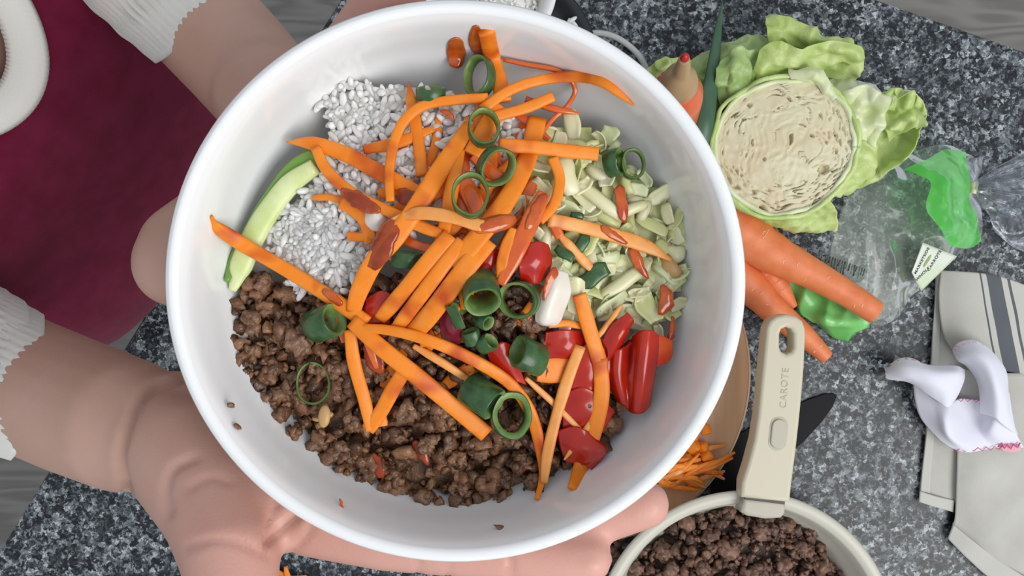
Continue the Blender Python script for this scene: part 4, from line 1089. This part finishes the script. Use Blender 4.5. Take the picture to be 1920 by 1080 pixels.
# ---------------------------------------------------------------- whole carrots
def whole(pts_, rad, label, cut=True, end=True):
    p = cr([C(*q) for q in pts_], 60)
    R = np.interp(np.linspace(0, 1, 60), np.linspace(0, 1, len(rad)), rad)
    R = R * np.array([1 + .03 * nz((i * .25, 0, 0), 1, len(label)) for i in range(60)])
    p[:, 2] = np.maximum(p[:, 2], TOP + R)
    root = empty('whole_carrot', (p[30][0], p[30][1], TOP), label, 'carrot', 'peeled carrots on the counter')
    V, F = sweep(p, R, R, 60, 24, resample=False)
    mk('root', V, F[:-2] + F[-2:], M_CARROTW, root)
    if end:
        T = (p[-1] - p[-2]); T /= np.linalg.norm(T)
        V, F = sweep([p[-1] - T * .0006, p[-1] + T * .0006], [R[-1] * .98, R[-1] * .9], [R[-1] * .98, R[-1] * .9], 2, 24)
        mk('cut_end', V, F, M_CARROTEND, root, label='pale cut end')
    for k in range(9):
        i = random.randint(6, 52); a = random.uniform(-.9, .9)
        T = p[i + 1] - p[i]; T /= np.linalg.norm(T); sd = np.cross(T, (0, 0, 1)); sd /= np.linalg.norm(sd); up_ = np.cross(sd, T)
        pts3 = [p[i] + (sd * math.sin(a + q) + up_ * math.cos(a + q)) * R[i] * 1.0 + T * random.uniform(-.0008, .0008) for q in np.linspace(-.14, .14, 5)]
        V, F = sweep(pts3, .00035, .0003, 8, 6)
        mk('root_scar', V, F, M_SCAR, root)
whole([(1330, 395, .03), (1392, 436, .03), (1450, 476, .03), (1520, 512, .03), (1590, 552, .03), (1642, 586, .03)], [.0200, .0195, .0170, .0128, .0108, .0100], 'thick peeled carrot pointing to the plastic bag')
whole([(1340, 470, .015), (1400, 530, .015), (1450, 580, .014), (1510, 632, .012), (1550, 670, .011)], [.0165, .0150, .0120, .0095, .0062], 'second peeled carrot passing under the pan handle', end=False)
whole([(1400, 470, .01), (1440, 510, .01), (1465, 545, .01), (1490, 575, .009)], [.012, .011, .009, .003], 'small carrot half hidden under the thick carrot', end=False)

# ---------------------------------------------------------------- plastic bags
bag = empty('plastic_bag', C(1690, 450), 'empty clear plastic carrot bag with green print', 'bag')
def film(name, rows, m, ruff=.004, rs=38, fine=.0007, seed=0, nu=50, nv=50, t=.00012, parent=bag, label=None, fs=170):
    if name == 'green_panel': rows = [[(a + (7 if i == 3 else -6 if i == 0 else 0), b, c + .010) for i, (a, b, c) in enumerate(r)] for r in rows]
    if name == 'upper_film': rows = [[(a, b, c * .42) for a, b, c in r] for r in rows]
    V, F, uv = sheet(crows(rows), nu, nv, t, ruff, rs, fine, fs, seed, TOP + .0015, ridge=(name in ('green_base', 'upper_film')))
    if m in (M_CLEAR, M_GREENF): n_ = len(V) // 2; V, uv, F = V[:n_], uv[:n_], [q for q in F if max(q) < n_]
    return mk(name, V, F, m, parent, label=label, uv=uv)
film('upper_film', [
    [(1602, 338, .006), (1660, 302, .012), (1720, 281, .014), (1780, 275, .012), (1826, 300, .006)],
    [(1582, 385, .010), (1650, 362, .034), (1715, 352, .038), (1780, 345, .03), (1832, 365, .008)],
    [(1564, 435, .010), (1640, 428, .036), (1710, 425, .04), (1780, 425, .034), (1836, 425, .008)],
    [(1548, 488, .008), (1625, 488, .026), (1700, 488, .032), (1765, 478, .028), (1822, 452, .006)],
    [(1570, 530, .006), (1625, 540, .018), (1680, 545, .022), (1725, 520, .016), (1775, 492, .006)],
    [(1615, 590, .004), (1635, 606, .008), (1665, 602, .008), (1702, 560, .006), (1748, 518, .004)]], M_CLEAR, seed=5, nu=110, nv=110, fine=.0035, fs=40)
film('lower_film', [
    [(1604, 340, .002), (1720, 290, .002), (1822, 305, .002)], [(1566, 435, .002), (1700, 430, .003), (1830, 425, .002)],
    [(1560, 510, .002), (1690, 510, .003), (1780, 480, .002)], [(1620, 585, .002), (1660, 595, .002), (1740, 515, .002)]], M_CLEAR, seed=9, ruff=.002, nu=30, nv=30)
film('green_panel', [
    [(1700, 318, .036), (1735, 300, .036), (1775, 280, .022), (1803, 286, .018)],
    [(1728, 330, .040), (1760, 322, .040), (1790, 312, .030), (1806, 318, .020)],
    [(1752, 345, .042), (1775, 345, .042), (1795, 345, .034), (1812, 350, .018)],
    [(1742, 390, .044), (1770, 390, .042), (1795, 388, .034), (1813, 385, .016)],
    [(1766, 425, .042), (1790, 425, .038), (1812, 420, .030), (1828, 415, .014)],
    [(1790, 462, .032), (1806, 466, .028), (1820, 464, .022), (1832, 452, .012)]], M_GREENF, seed=13, ruff=.003, rs=60, nu=60, nv=30, label='bright green printed panel')
film('green_base', [
    [(1448, 498, .006), (1490, 505, .008), (1545, 525, .010), (1600, 568, .012)],
    [(1468, 535, .006), (1510, 545, .012), (1560, 565, .014), (1612, 582, .012)],
    [(1500, 580, .006), (1530, 580, .016), (1580, 590, .018), (1626, 595, .012)],
    [(1520, 598, .010), (1550, 600, .022), (1590, 606, .020), (1630, 600, .010)],
    [(1530, 606, .006), (1556, 618, .014), (1596, 618, .014), (1630, 606, .008)],
    [(1538, 612, .003), (1566, 633, .005), (1600, 632, .005), (1630, 614, .003)]], mat('green_bag_film', (.13, .46, .10), .25, (.22, .58, .18), 40, 2, spec=.5), seed=17, ruff=.002, rs=60, fine=.0035, fs=48, nu=60, nv=60, label='green gathered end of the bag')
# white label with its print
LA, LB_, LC_, LD = C(1725, 453, .030), C(1789, 479, .014), C(1722, 544, .012), C(1704, 509, .026)
def lab_pt(s, t_):               # s along the reading direction, t across it
    return (LD * (1 - s) + LA * s) * (1 - t_) + (LC_ * (1 - s) + LB_ * s) * t_
ln_ = ((LA - LD).cross(LC_ - LD)); ln_ = ln_ if ln_.z > 0 else -ln_; ln_.normalize()
G = np.array([[lab_pt(s, t_) + ln_ * .0028 for s in np.linspace(0, 1, 12)] for t_ in np.linspace(0, 1, 12)])
V, F, uv = thick(G, .0002); mk('label_panel', V, F, M_LABEL, bag, label='white printed label panel')
def print_text(body, size, s, t_, m, name='printed_lettering', spin=0, extra=.0032):
    ex = (lab_pt(1, t_) - lab_pt(0, t_)).normalized(); ey = ln_.cross(ex)
    M3 = Matrix((ex, ey, ln_)).transposed().to_4x4()
    M3 = Matrix.Translation(lab_pt(s, t_) + ln_ * extra) @ M3 @ Matrix.Rotation(math.radians(spin), 4, 'Z')
    mk_mesh(name, text_mesh(body, size, .00005, 0, 1.0, .00004), m, M3, bag, smooth=False)
print_text('MARKETSIDE', .0042, .50, .20, M_INK)
print_text('WHOLE', .0044, .24, .50, M_INK, spin=-14)
print_text('CARROTS', .0044, .68, .56, M_INK, spin=10)
me = curve_mesh([[(.0060 * math.cos(a), .0016 * math.sin(a)) for a in np.linspace(0, 2 * math.pi, 24, endpoint=False)]], .00005, 0)
ex = (lab_pt(1, .36) - lab_pt(0, .36)).normalized(); ey = ln_.cross(ex)
mk_mesh('green_emblem', me, M_INKG, Matrix.Translation(lab_pt(.58, .37) + ln_ * .0031) @ Matrix((ex, ey, ln_)).transposed().to_4x4(), bag, smooth=False)
for k in range(17):              # block of small print near the thick carrot
    u = 1548 + k * 4.6; w = 478 + k * 1.6
    a, b = C(u, w, .020), C(u - 3 - random.uniform(0, 2), w + random.uniform(10, 26), .018)
    V, F = sweep([a, b], random.choice([.0003, .0005, .0008]), .0001, 4, 6)
    mk('printed_line', V, F, M_INK, bag)
bag2 = empty('twisted_bag', C(1880, 370), 'second clear plastic bag gathered at a twist on the right edge', 'bag')
def fan(G):
    s = np.linspace(0, 1, G.shape[0])[:, None]; t_ = np.linspace(0, 1, G.shape[1])[None]
    G[..., 2] += .006 * np.sin(t_ * 26) * np.minimum(1, s * 2.5) * (1 - .4 * s)
    return G
V, F, uv = sheet(crows([
    [(1824, 346, .016), (1825, 350, .020), (1826, 354, .020), (1825, 360, .016)],
    [(1852, 322, .018), (1860, 345, .030), (1862, 370, .030), (1848, 400, .014)],
    [(1895, 298, .016), (1910, 340, .034), (1910, 390, .034), (1868, 440, .010)],
    [(1950, 275, .014), (1970, 330, .036), (1965, 410, .036), (1900, 465, .006)],
    [(2040, 260, .010), (2060, 330, .03), (2050, 420, .03), (1960, 480, .004)]]), 70, 70, .00015, .004, 60, .0015, 170, 31, TOP + .002, fan)
mk('bag_film', V, F, M_CLEAR2, bag2)
V, F, uv = sheet(crows([
    [(1824, 356, .018), (1826, 352, .020), (1828, 350, .018)], [(1812, 330, .020), (1826, 325, .026), (1836, 328, .020)],
    [(1812, 302, .014), (1828, 296, .022), (1846, 292, .016)]]), 26, 26, .00015, .003, 90, .001, 200, 36, TOP + .002)
mk('bag_tail', V, F, M_CLEAR2, bag2)
V, F = sweep([C(1823, 342, .018), C(1826, 352, .019), C(1824, 362, .018)], .0028, .0034, 10, 12); mk('twist_tie', V, F, M_CAP if False else M_LETTP, bag2, label='pale twist')

# ---------------------------------------------------------------- tea towel and white cloth
towel = empty('tea_towel', C(1840, 780), 'off-white linen tea towel with dark stripes, folded on the counter', 'towel')
def cloth(name, rows, m, parent, t=.0012, ruff=.0015, rs=35, seed=0, nu=50, nv=50, fine=0, label=None):
    V, F, uv = sheet(crows(rows), nu, nv, t, ruff, rs, fine, 160, seed, TOP + .0008)
    return mk(name, V, F, m, parent, label=label, uv=uv)
cloth('under_layer', [
    [(1756, 510, .003), (1800, 512, .004), (1900, 530, .004), (2050, 560, .004)],
    [(1747, 640, .003), (1800, 650, .005), (1900, 650, .005), (2050, 660, .004)],
    [(1737, 800, .003), (1790, 800, .005), (1900, 800, .005), (2050, 820, .004)],
    [(1724, 922, .003), (1786, 940, .004), (1900, 960, .004), (2050, 1000, .004)]], M_LINEN, towel, seed=3)
cloth('hem', [[(1724, 920, .0045), (1755, 930, .0048), (1789, 938, .0048)], [(1722, 940, .004), (1752, 950, .0044), (1787, 960, .0044)]], M_HEM, towel, seed=4, nu=8, nv=20, t=.0016)
cloth('side_hem', [[(1757, 510, .0045), (1772, 512, .0045)], [(1748, 640, .0045), (1762, 642, .0045)], [(1738, 800, .0045), (1752, 802, .0045)], [(1725, 920, .0045), (1742, 924, .0045)]], M_HEM, towel, seed=4, nu=40, nv=8, t=.0014)
cloth('lower_flap', [
    [(1800, 690, .010), (1850, 700, .016), (1920, 700, .016), (2060, 710, .014)],
    [(1796, 800, .009), (1850, 810, .014), (1930, 810, .014), (2060, 830, .012)],
    [(1793, 900, .008), (1850, 915, .013), (1930, 930, .012), (2060, 960, .01)],
    [(1791, 968, .008), (1850, 1000, .012), (1930, 1040, .010), (2060, 1090, .008)],
    [(1786, 985, .007), (1860, 1042, .009), (1930, 1085, .008), (2060, 1150, .006)]], M_LINEN, towel, seed=7, ruff=.004, rs=28)
cloth('hem', [[(1787, 984, .0095), (1830, 1018, .011), (1872, 1050, .011), (1960, 1104, .010)], [(1777, 1010, .006), (1815, 1048, .007), (1856, 1084, .007), (1940, 1140, .006)]], M_HEM, towel, seed=8, nu=10, nv=40, t=.0018)
cloth('striped_flap', [
    [(1764, 507, .010), (1800, 509, .016), (1850, 514, .018), (1900, 526, .018), (1960, 552, .014)],
    [(1760, 560, .010), (1806, 566, .018), (1860, 570, .020), (1912, 585, .018), (1972, 605, .014)],
    [(1768, 625, .010), (1815, 632, .020), (1872, 636, .022), (1924, 650, .020), (1984, 660, .014)],
    [(1790, 665, .008), (1835, 690, .014), (1886, 696, .016), (1936, 706, .016), (1996, 715, .012)]], M_TOWEL, towel, seed=11, ruff=.002, label='flap with charcoal stripes')

wc = empty('white_cloth', C(1800, 760), 'crumpled white cloth with pink zigzag stitching lying on the tea towel', 'cloth')
cloth('main_fold', [
    [(1712, 716, .016), (1745, 745, .024), (1778, 760, .030), (1800, 748, .020), (1836, 750, .018), (1872, 742, .034), (1890, 735, .030)],
    [(1716, 752, .016), (1752, 778, .026), (1776, 790, .034), (1802, 782, .020), (1838, 785, .018), (1868, 780, .034), (1896, 775, .028)],
    [(1730, 788, .014), (1760, 806, .022), (1780, 818, .030), (1806, 818, .022), (1838, 815, .020), (1864, 812, .030), (1905, 810, .024)],
    [(1762, 824, .016), (1785, 840, .018), (1810, 846, .019), (1838, 843, .018), (1862, 840, .019), (1890, 840, .018), (1918, 838, .016)]], M_CLOTH, wc, seed=21, ruff=.002, t=.0010)
cloth('left_fold', [
    [(1664, 690, .020), (1685, 674, .030), (1710, 672, .034), (1740, 684, .034), (1790, 686, .032), (1806, 694, .026)],
    [(1660, 700, .026), (1690, 690, .040), (1720, 692, .046), (1755, 700, .048), (1795, 702, .044), (1808, 712, .034)],
    [(1660, 708, .022), (1695, 708, .040), (1726, 714, .046), (1755, 722, .048), (1785, 735, .044), (1800, 735, .034)],
    [(1665, 712, .016), (1705, 716, .028), (1735, 735, .034), (1760, 752, .036), (1776, 762, .036), (1788, 752, .030)]], M_CLOTH, wc, seed=24, ruff=.002, t=.0010)
cloth('right_fold', [
    [(1787, 656, .024), (1798, 643, .030), (1824, 637, .034), (1848, 648, .034), (1866, 668, .030)],
    [(1794, 676, .026), (1815, 664, .042), (1842, 664, .048), (1866, 676, .044), (1884, 700, .032)],
    [(1812, 690, .026), (1834, 690, .044), (1858, 694, .052), (1878, 712, .046), (1891, 740, .032)],
    [(1836, 722, .024), (1850, 724, .044), (1868, 735, .052), (1886, 755, .044), (1898, 780, .028)],
    [(1838, 775, .022), (1856, 780, .036), (1872, 790, .040), (1892, 805, .032), (1908, 815, .022)]], M_CLOTH, wc, seed=27, ruff=.002, t=.0010)
cloth('corner_patch', [[(1872, 833, .0215), (1893, 832, .0215), (1912, 834, .0200)], [(1880, 846, .0205), (1900, 848, .0205), (1916, 843, .0195)]], M_PINKP, wc, nu=10, nv=14, t=.0006, ruff=.0003, label='pink stitched corner')
def zigzag(line, n, amp, h, col=M_PINK, r=.00035):
    L2 = cr([(a, b, c) for a, b, c in line], n)
    p = []
    for i, q in enumerate(L2):
        j = min(i, n - 2); T = L2[j + 1] - L2[j]; nn = np.array([-T[1], T[0]]); nn /= max(np.linalg.norm(nn), 1e-9)
        s = amp if i % 2 else -amp * .3
        p.append(C(q[0] + nn[0] * s, q[1] + nn[1] * s, q[2] + h))
    V, F = sweep(p, r, r, 6, 6, resample=False)
    mk('stitching', V, F, col, wc)
zigzag([(1792, 846, .020), (1838, 844, .020), (1880, 841, .021)], 12, -5, .001)
zigzag([(1872, 836, .0222), (1892, 840, .0222), (1914, 836, .021)], 8, -6, .001, M_PINK, .0007)
zigzag([(1661, 706, .026), (1664, 690, .024), (1688, 675, .032), (1712, 673, .036), (1736, 684, .036)], 14, 5, .001)
zigzag([(1788, 657, .027), (1799, 645, .033), (1824, 640, .036), (1850, 652, .036)], 12, 5, .001, M_PINKP)
zigzag([(1795, 748, .022), (1815, 748, .022), (1838, 750, .022)], 7, 5, .001)

# ================================================================ the person holding the bowl
person = empty('person', (-.40, .18, 0), 'person in a burgundy top with white knit cuffs holding the bowl in both hands', 'person')
O_ = C(416, 356); FN = Vector((.851, -.525, 0)).normalized(); LV = Vector((.525, .851, 0)).normalized()
def T_(e, l, z): return Vector((O_.x, O_.y, 0)) + FN * e + LV * l + Vector((0, 0, z))
acc = Acc()
def sphere_pts(c, r, n=14, scale=(1, 1, 1), rot=None):
    V, F = ICO[2]
    W = V * np.array(scale) * r
    if rot is not None: W = W @ np.array(rot.to_3x3()).T
    acc.add(W + np.array(tuple(c)), F)
def limb(chain):                 # tapered joints joined end to end: (point, radius)
    for (a, ra), (b, rb_) in zip(chain, chain[1:]):
        a, b = Vector(a), Vector(b); n = 7
        pts = [a.lerp(b, i / (n - 1)) for i in range(n)]
        V, F = sweep(pts, np.linspace(ra, rb_, n), np.linspace(ra, rb_, n), n, 20, (0.03, .02, 1), resample=False)
        acc.add(V, F)
    for p, r in chain:
        V, F = ICO[3]; acc.add(V * r + np.array(tuple(p)), F)
# --- right arm and hand (lower in view)
limb([(T_(-.105, -.150, 1.205), .042), (P(-150, 632, .535), .0395), (P(25, 712, .513), .0358), (P(150, 764, .477), .0335), (P(235, 796, .455), .0318), (P(290, 820, .444), .0285)])
limb([(P(285, 815, .445), .027), (P(345, 850, .428), .027), (P(410, 945, .405), .0245), (P(432, 1040, .383), .0200), (P(440, 1150, .370), .0165), (P(446, 1270, .362), .0125)])
limb([(P(330, 790, .447), .024), (P(470, 850, .432), .026), (P(640, 920, .418), .022), (P(720, 950, .405), .016)])
limb([(P(330, 850, .430), .022), (P(470, 925, .412), .0215), (P(600, 965, .402), .0180), (P(720, 1000, .392), .0150), (P(920, 1034, .383), .0112), (P(1050, 1050, .380), .0102), (P(1107, 1050, .378), .0090)])
limb([(P(640, 920, .412), .018), (P(740, 955, .402), .0130), (P(950, 985, .395), .0112), (P(1120, 973, .388), .0104), (P(1212, 946, .385), .0098)])
limb([(P(560, 850, .43), .018), (P(730, 880, .425), .0125), (P(930, 890, .433), .0105), (P(1050, 850, .437), .0092)])
limb([(P(480, 800, .44), .018), (P(690, 800, .437), .0115), (P(850, 800, .440), .0095), (P(950, 770, .441), .0082)])
# --- left arm and hand (upper in view)
limb([(T_(-.105, .150, 1.205), .042), (P(60, -310, .51), .041), (P(240, -110, .50), .0335), (P(378, 38, .489), .0295), (P(445, 110, .474), .0280), (P(510, 185, .455), .0262)])
limb([(P(500, 175, .452), .026), (P(560, 300, .450), .027), (P(650, 420, .447), .022)])
limb([(P(540, 260, .455), .021), (P(460, 390, .446), .022), (P(350, 470, .425), .0215), (P(335, 492, .418), .0200)])
limb([(P(440, 400, .446), .022), (P(560, 480, .450), .018), (P(700, 620, .445), .0100), (P(790, 700, .441), .0085)])
limb([(P(560, 300, .450), .024), (P(620, 180, .436), .0200), (P(685, 85, .405), .0165), (P(728, 10, .376), .0140), (P(752, -45, .360), .0118)])
limb([(P(640, 300, .447), .018), (P(760, 300, .443), .0108), (P(880, 330, .441), .0095), (P(960, 370, .441), .0082)])
limb([(P(650, 390, .447), .018), (P(760, 420, .443), .0108), (P(880, 480, .441), .0095), (P(960, 540, .441), .0082)])
limb([(P(620, 440, .448), .018), (P(740, 520, .443), .0105), (P(850, 590, .441), .0092), (P(920, 650, .441), .008)])
# --- trunk, neck, head, legs
limb([(T_(-.12, 0, .80), .105), (T_(-.115, 0, 1.00), .10), (T_(-.11, 0, 1.16), .095)])
limb([(T_(-.11, -.14, 1.200), .042), (T_(-.10, 0, 1.195), .052), (T_(-.11, .14, 1.200), .042)])
limb([(T_(-.105, -.06, 1.14), .085), (T_(-.105, .06, 1.14), .085)])
limb([(T_(-.078, .012, 1.190), .056), (T_(-.105, .012, 1.27), .046), (T_(-.115, .012, 1.40), .05)])
sphere_pts(T_(-.105, .012, 1.475), 1, scale=(.085, .075, .11), rot=FN.to_track_quat('X', 'Z').to_matrix())
sphere_pts(T_(-.045, .012, 1.425), 1, scale=(.035, .04, .035))
sphere_pts(T_(-.012, .012, 1.460), .013, scale=(1, .8, 1.3))
for s in (-1, 1):
    sphere_pts(T_(-.105, .012 + s * .078, 1.465), .02, scale=(.8, .5, 1.3))
    limb([(T_(-.125, s * .075, .82), .085), (T_(-.12, s * .08, .46), .055), (T_(-.13, s * .085, .09), .035), (T_(-.11, s * .085, .05), .035), (T_(.0, s * .095, .028), .026)])
me0 = bpy.data.meshes.new('body_raw'); me0.from_pydata(acc.verts().tolist(), [], acc.f); me0.update()
ob = bpy.data.objects.new('body_raw', me0)
md = ob.modifiers.new('r', 'REMESH'); md.mode = 'VOXEL'; md.voxel_size = .0022
md = ob.modifiers.new('s', 'SMOOTH'); md.factor = .5; md.iterations = 12
bm_ = to_mesh(ob)
nV = len(bm_.vertices); BV = np.zeros(nV * 3); bm_.vertices.foreach_get('co', BV); BV = BV.reshape(-1, 3)
BNm = np.zeros(nV * 3); bm_.vertices.foreach_get('normal', BNm); BNm = BNm.reshape(-1, 3)
BF = [tuple(p.vertices) for p in bm_.polygons]; bpy.data.meshes.remove(bm_)
# skin creases at wrist, palm and thumb: shallow grooves along lines on the hand
dd = CAMZ - BV[:, 2]; uu = 960 + BV[:, 0] / dd * FPX; vv = 540 - BV[:, 1] / dd * FPX
up = (BNm[:, 2] > 0.05) & (dd < .56)
for line, dep, wd in [([(350, 702), (290, 725), (252, 765), (230, 820), (222, 870), (236, 925)], .0048, 9),
                      ([(362, 860), (325, 880), (310, 920), (318, 960)], .0016, 9),
                      ([(503, 1016), (530, 988), (560, 962)], .0030, 9),
                      ([(500, 1000), (509, 968), (518, 940)], .0016, 7),
                      ([(548, 1035), (570, 1010), (585, 985)], .0012, 6),
                      ([(352, 1025), (400, 1012), (450, 1018), (500, 1040)], .0010, 8),
                      ([(355, 915), (395, 895), (430, 905)], .0006, 8),
                      ([(780, 1010), (785, 1080)], .0008, 6), ([(955, 1040), (960, 1090)], .0012, 6), ([(840, 1020), (842, 1085)], .0006, 5)]:
    L2 = cr([(a, b, 0) for a, b in line], 60)[:, :2]
    near = np.full(nV, 1e9)
    cand = np.where(up & (uu > L2[:, 0].min() - 40) & (uu < L2[:, 0].max() + 40) & (vv > L2[:, 1].min() - 40) & (vv < L2[:, 1].max() + 40))[0]
    if len(cand) == 0: continue
    dist = np.sqrt(((np.c_[uu[cand], vv[cand]][:, None, :] - L2[None]) ** 2).sum(2)).min(1)
    BV[cand] -= BNm[cand] * (dep * np.exp(-(dist / wd) ** 2))[:, None]
body = mk('body', BV, BF, M_SKIN, person)
# palms and fingers are pinker than the arms
pink = np.zeros(nV)
for c, r in [(P(1100, 1050, .38), .05), (P(1210, 946, .385), .045), (P(920, 1030, .385), .06), (P(700, 1000, .39), .05), (P(450, 1080, .38), .045), (P(740, 0, .38), .05)]:
    pink = np.maximum(pink, np.exp(-(np.linalg.norm(BV - np.array(tuple(c)), axis=1) / r) ** 2))
pink *= .75
at = body.data.attributes.new('pink', 'FLOAT', 'POINT'); at.data.foreach_set('value', pink.astype(np.float32))
# face and hair
for s in (-1, 1):
    V, F = ICO[2]; mk('eye', V * .011 + np.array(tuple(T_(-.034, .012 + s * .032, 1.482))), F, M_EYE, person)
    V, F = sweep([T_(-.022, .012 + s * .016, 1.500), T_(-.022, .012 + s * .034, 1.505), T_(-.032, .012 + s * .048, 1.499)], .003, .0025, 10, 8); mk('eyebrow', V, F, M_HAIR, person)
V, F = sweep([T_(-.022, -.012, 1.428), T_(-.012, .012, 1.426), T_(-.022, .036, 1.428)], [.002, .006, .002], [.002, .005, .002], 12, 10); mk('mouth', V, F, M_LIP, person)
V, F = ICO[4]
W = []
for q in V:
    k = 1 + .03 * nz((q[0], q[1], q[2] * .3), 9, 2)
    p = T_(-.125, .012, 1.495) + FN * q[0] * .092 * k + LV * q[1] * .090 * k + Vector((0, 0, q[2] * .105 * k))
    if q[0] > .35 and q[2] < .35: p -= FN * (.10 * (q[0] - .3))
    if q[0] < 0 and q[2] < -.3: p.z -= .06
    W.append(p)
mk('hair', W, F, M_HAIR, person)

# --- top: torso, sleeves, cuffs, neck trim
def ring_t(z, front, back, a, lat=0.0, zf=0.0, n=96, seed=0, fold=.004, pw=.85):
    out = []
    c = (front + back) / 2; b = (front - back) / 2
    for k in range(n):
        t = 2 * math.pi * k / n
        x, y = math.cos(t), math.sin(t)
        x = math.copysign(abs(x) ** pw, x); y = math.copysign(abs(y) ** pw, y)
        zz = z - zf * math.cos(t)
        p = T_(c + b * x, lat + a * y, zz)
        g = fold * nz((p.x * .9 + zz * .8, p.y * .9 - zz * .6, zz * .35), 24, 4)
        p += (FN * x + LV * y) * g
        out.append(p)
    return out
rings = [ring_t(.62, -.035, -.245, .165), ring_t(.80, -.022, -.24, .168), ring_t(.90, -.018, -.235, .17), ring_t(.935, .006, -.235, .183, -.02), ring_t(.98, .030, -.23, .187, -.022),
         ring_t(1.03, .036, -.225, .186, -.022), ring_t(1.09, .031, -.22, .184, -.015), ring_t(1.15, .022, -.22, .182), ring_t(1.20, .012, -.22, .185), ring_t(1.235, .004, -.215, .182, .004, .006),
         ring_t(1.262, .000, -.205, .150, .008, .024, fold=.002), ring_t(1.278, -.002, -.19, .100, .010, .034, fold=.001, pw=.95), ring_t(1.288, -.004, -.175, .068, .012, .042, fold=0, pw=1), ring_t(1.2885, -.006, -.170, .057, .012, .043, fold=0, pw=1)]
R_ = np.array([[tuple(p) for p in r] for r in rings])
nn_ = 70
R2 = np.stack([cr(R_[:, j], nn_) for j in range(R_.shape[1])], axis=1)
top = mk('top', R2.reshape(-1, 3), grid_faces(nn_, R_.shape[1], True), M_SHIRT, person, label='burgundy cotton top')
sm = top.modifiers.new('thick', 'SOLIDIFY'); sm.thickness = .0012; sm.offset = -1
# neck trim: flat knitted band around the opening
N_ = 300; tr_v = []
for q, (fr, bk, a, zc, zf) in enumerate([(-.001, -.176, .0625, 1.2900, .042), (-.002, -.174, .0615, 1.2945, .042), (-.009, -.166, .0545, 1.2970, .042), (-.016, -.158, .0475, 1.2970, .041), (-.0205, -.153, .043, 1.2945, .040), (-.019, -.155, .0445, 1.289, .040)]):
    tr_v.append([tuple(p) for p in ring_t(zc, fr, bk, a, .012, zf, N_, fold=0, pw=1)])
for r in tr_v:
    for k in range(N_):
        if k % 2: r[k] = (r[k][0], r[k][1], r[k][2] + .0005)
mk('neck_trim', np.array(tr_v).reshape(-1, 3), grid_faces(6, N_, True) + [(5 * N_ + k, 5 * N_ + (k + 1) % N_, (k + 1) % N_, k) for k in range(N_)], M_KNIT, top, label='white ribbed neck band')
def sleeve(pts, rad, name, m, parent, ribs=0, rib=.0, n=40, seg=160, lip=True, wr=.0, label=None, shear=0.0):
    p = cr(pts, n); R = np.interp(np.linspace(0, 1, n), np.linspace(0, 1, len(rad)), rad)
    T = np.gradient(p, axis=0); T /= np.linalg.norm(T, axis=1, keepdims=True)
    V = []
    loops = [(i, 0) for i in range(n)] + ([(n - 1, -.0018), (n - 2, -.0022), (n - 6, -.0024)] if lip else [])
    for i, off in loops:
        s = np.cross(T[i], (0, 0, 1)); s /= np.linalg.norm(s); w = np.cross(s, T[i])
        for k in range(seg):
            a = 2 * math.pi * k / seg
            r = R[i] + off
            q = p[i] + (s * math.cos(a) + w * math.sin(a)) * r
            fade = min(1, (n - 1 - i) / (n * .22)) if ribs else 0
            r += rib * fade * (1 if math.sin(a * ribs) > .2 else -1) * (.6 + .4 * math.sin(i * .9))
            r += wr * nz(q, 30, 11)
            V.append(p[i] + (s * math.cos(a) + w * math.sin(a)) * r + T[i] * shear * (i / n) * math.sin(a) * R[i])
    return mk(name, V, grid_faces(len(loops), seg, True), m, parent, label=label)
sleeve([T_(-.10, -.120, 1.205), T_(-.10, -.165, 1.200), P(-280, 575, .545), P(-130, 641, .533)], [.062, .062, .056, .0475], 'sleeve', M_SHIRT, top, wr=.006)
sleeve([P(-170, 622, .538), P(-100, 655, .530), P(-20, 691, .521), P(50, 721, .507)], [.0440, .0425, .0400, .0372], 'cuff', M_KNIT, top, 56, .0011, shear=1.45, label='white ribbed cuff')
sleeve([P(-170, 622, .538), P(-110, 650, .531), P(-50, 678, .5245), P(8, 703, .516)], [.0452, .0440, .0425, .0405], 'cuff_fold', M_KNIT, top, 56, .0007, shear=1.45)
sleeve([T_(-.10, .120, 1.205), T_(-.10, .165, 1.200), P(40, -340, .515), P(175, -185, .505)], [.062, .062, .056, .044], 'sleeve', M_SHIRT, top, wr=.006)
sleeve([P(130, -240, .507), P(210, -145, .502), P(300, -47, .495), P(377, 37, .489)], [.042, .0395, .0360, .0320], 'cuff', M_KNIT, top, 56, .0011, shear=.75, label='white ribbed cuff')
def leg_cloth(s):
    return sleeve([T_(-.125, s * .070, .86), T_(-.122, s * .078, .60), T_(-.12, s * .08, .40), T_(-.128, s * .085, .10)], [.095, .082, .066, .060], 'trouser_leg', M_TROUSER, person, seg=40)
leg_cloth(-1); leg_cloth(1)
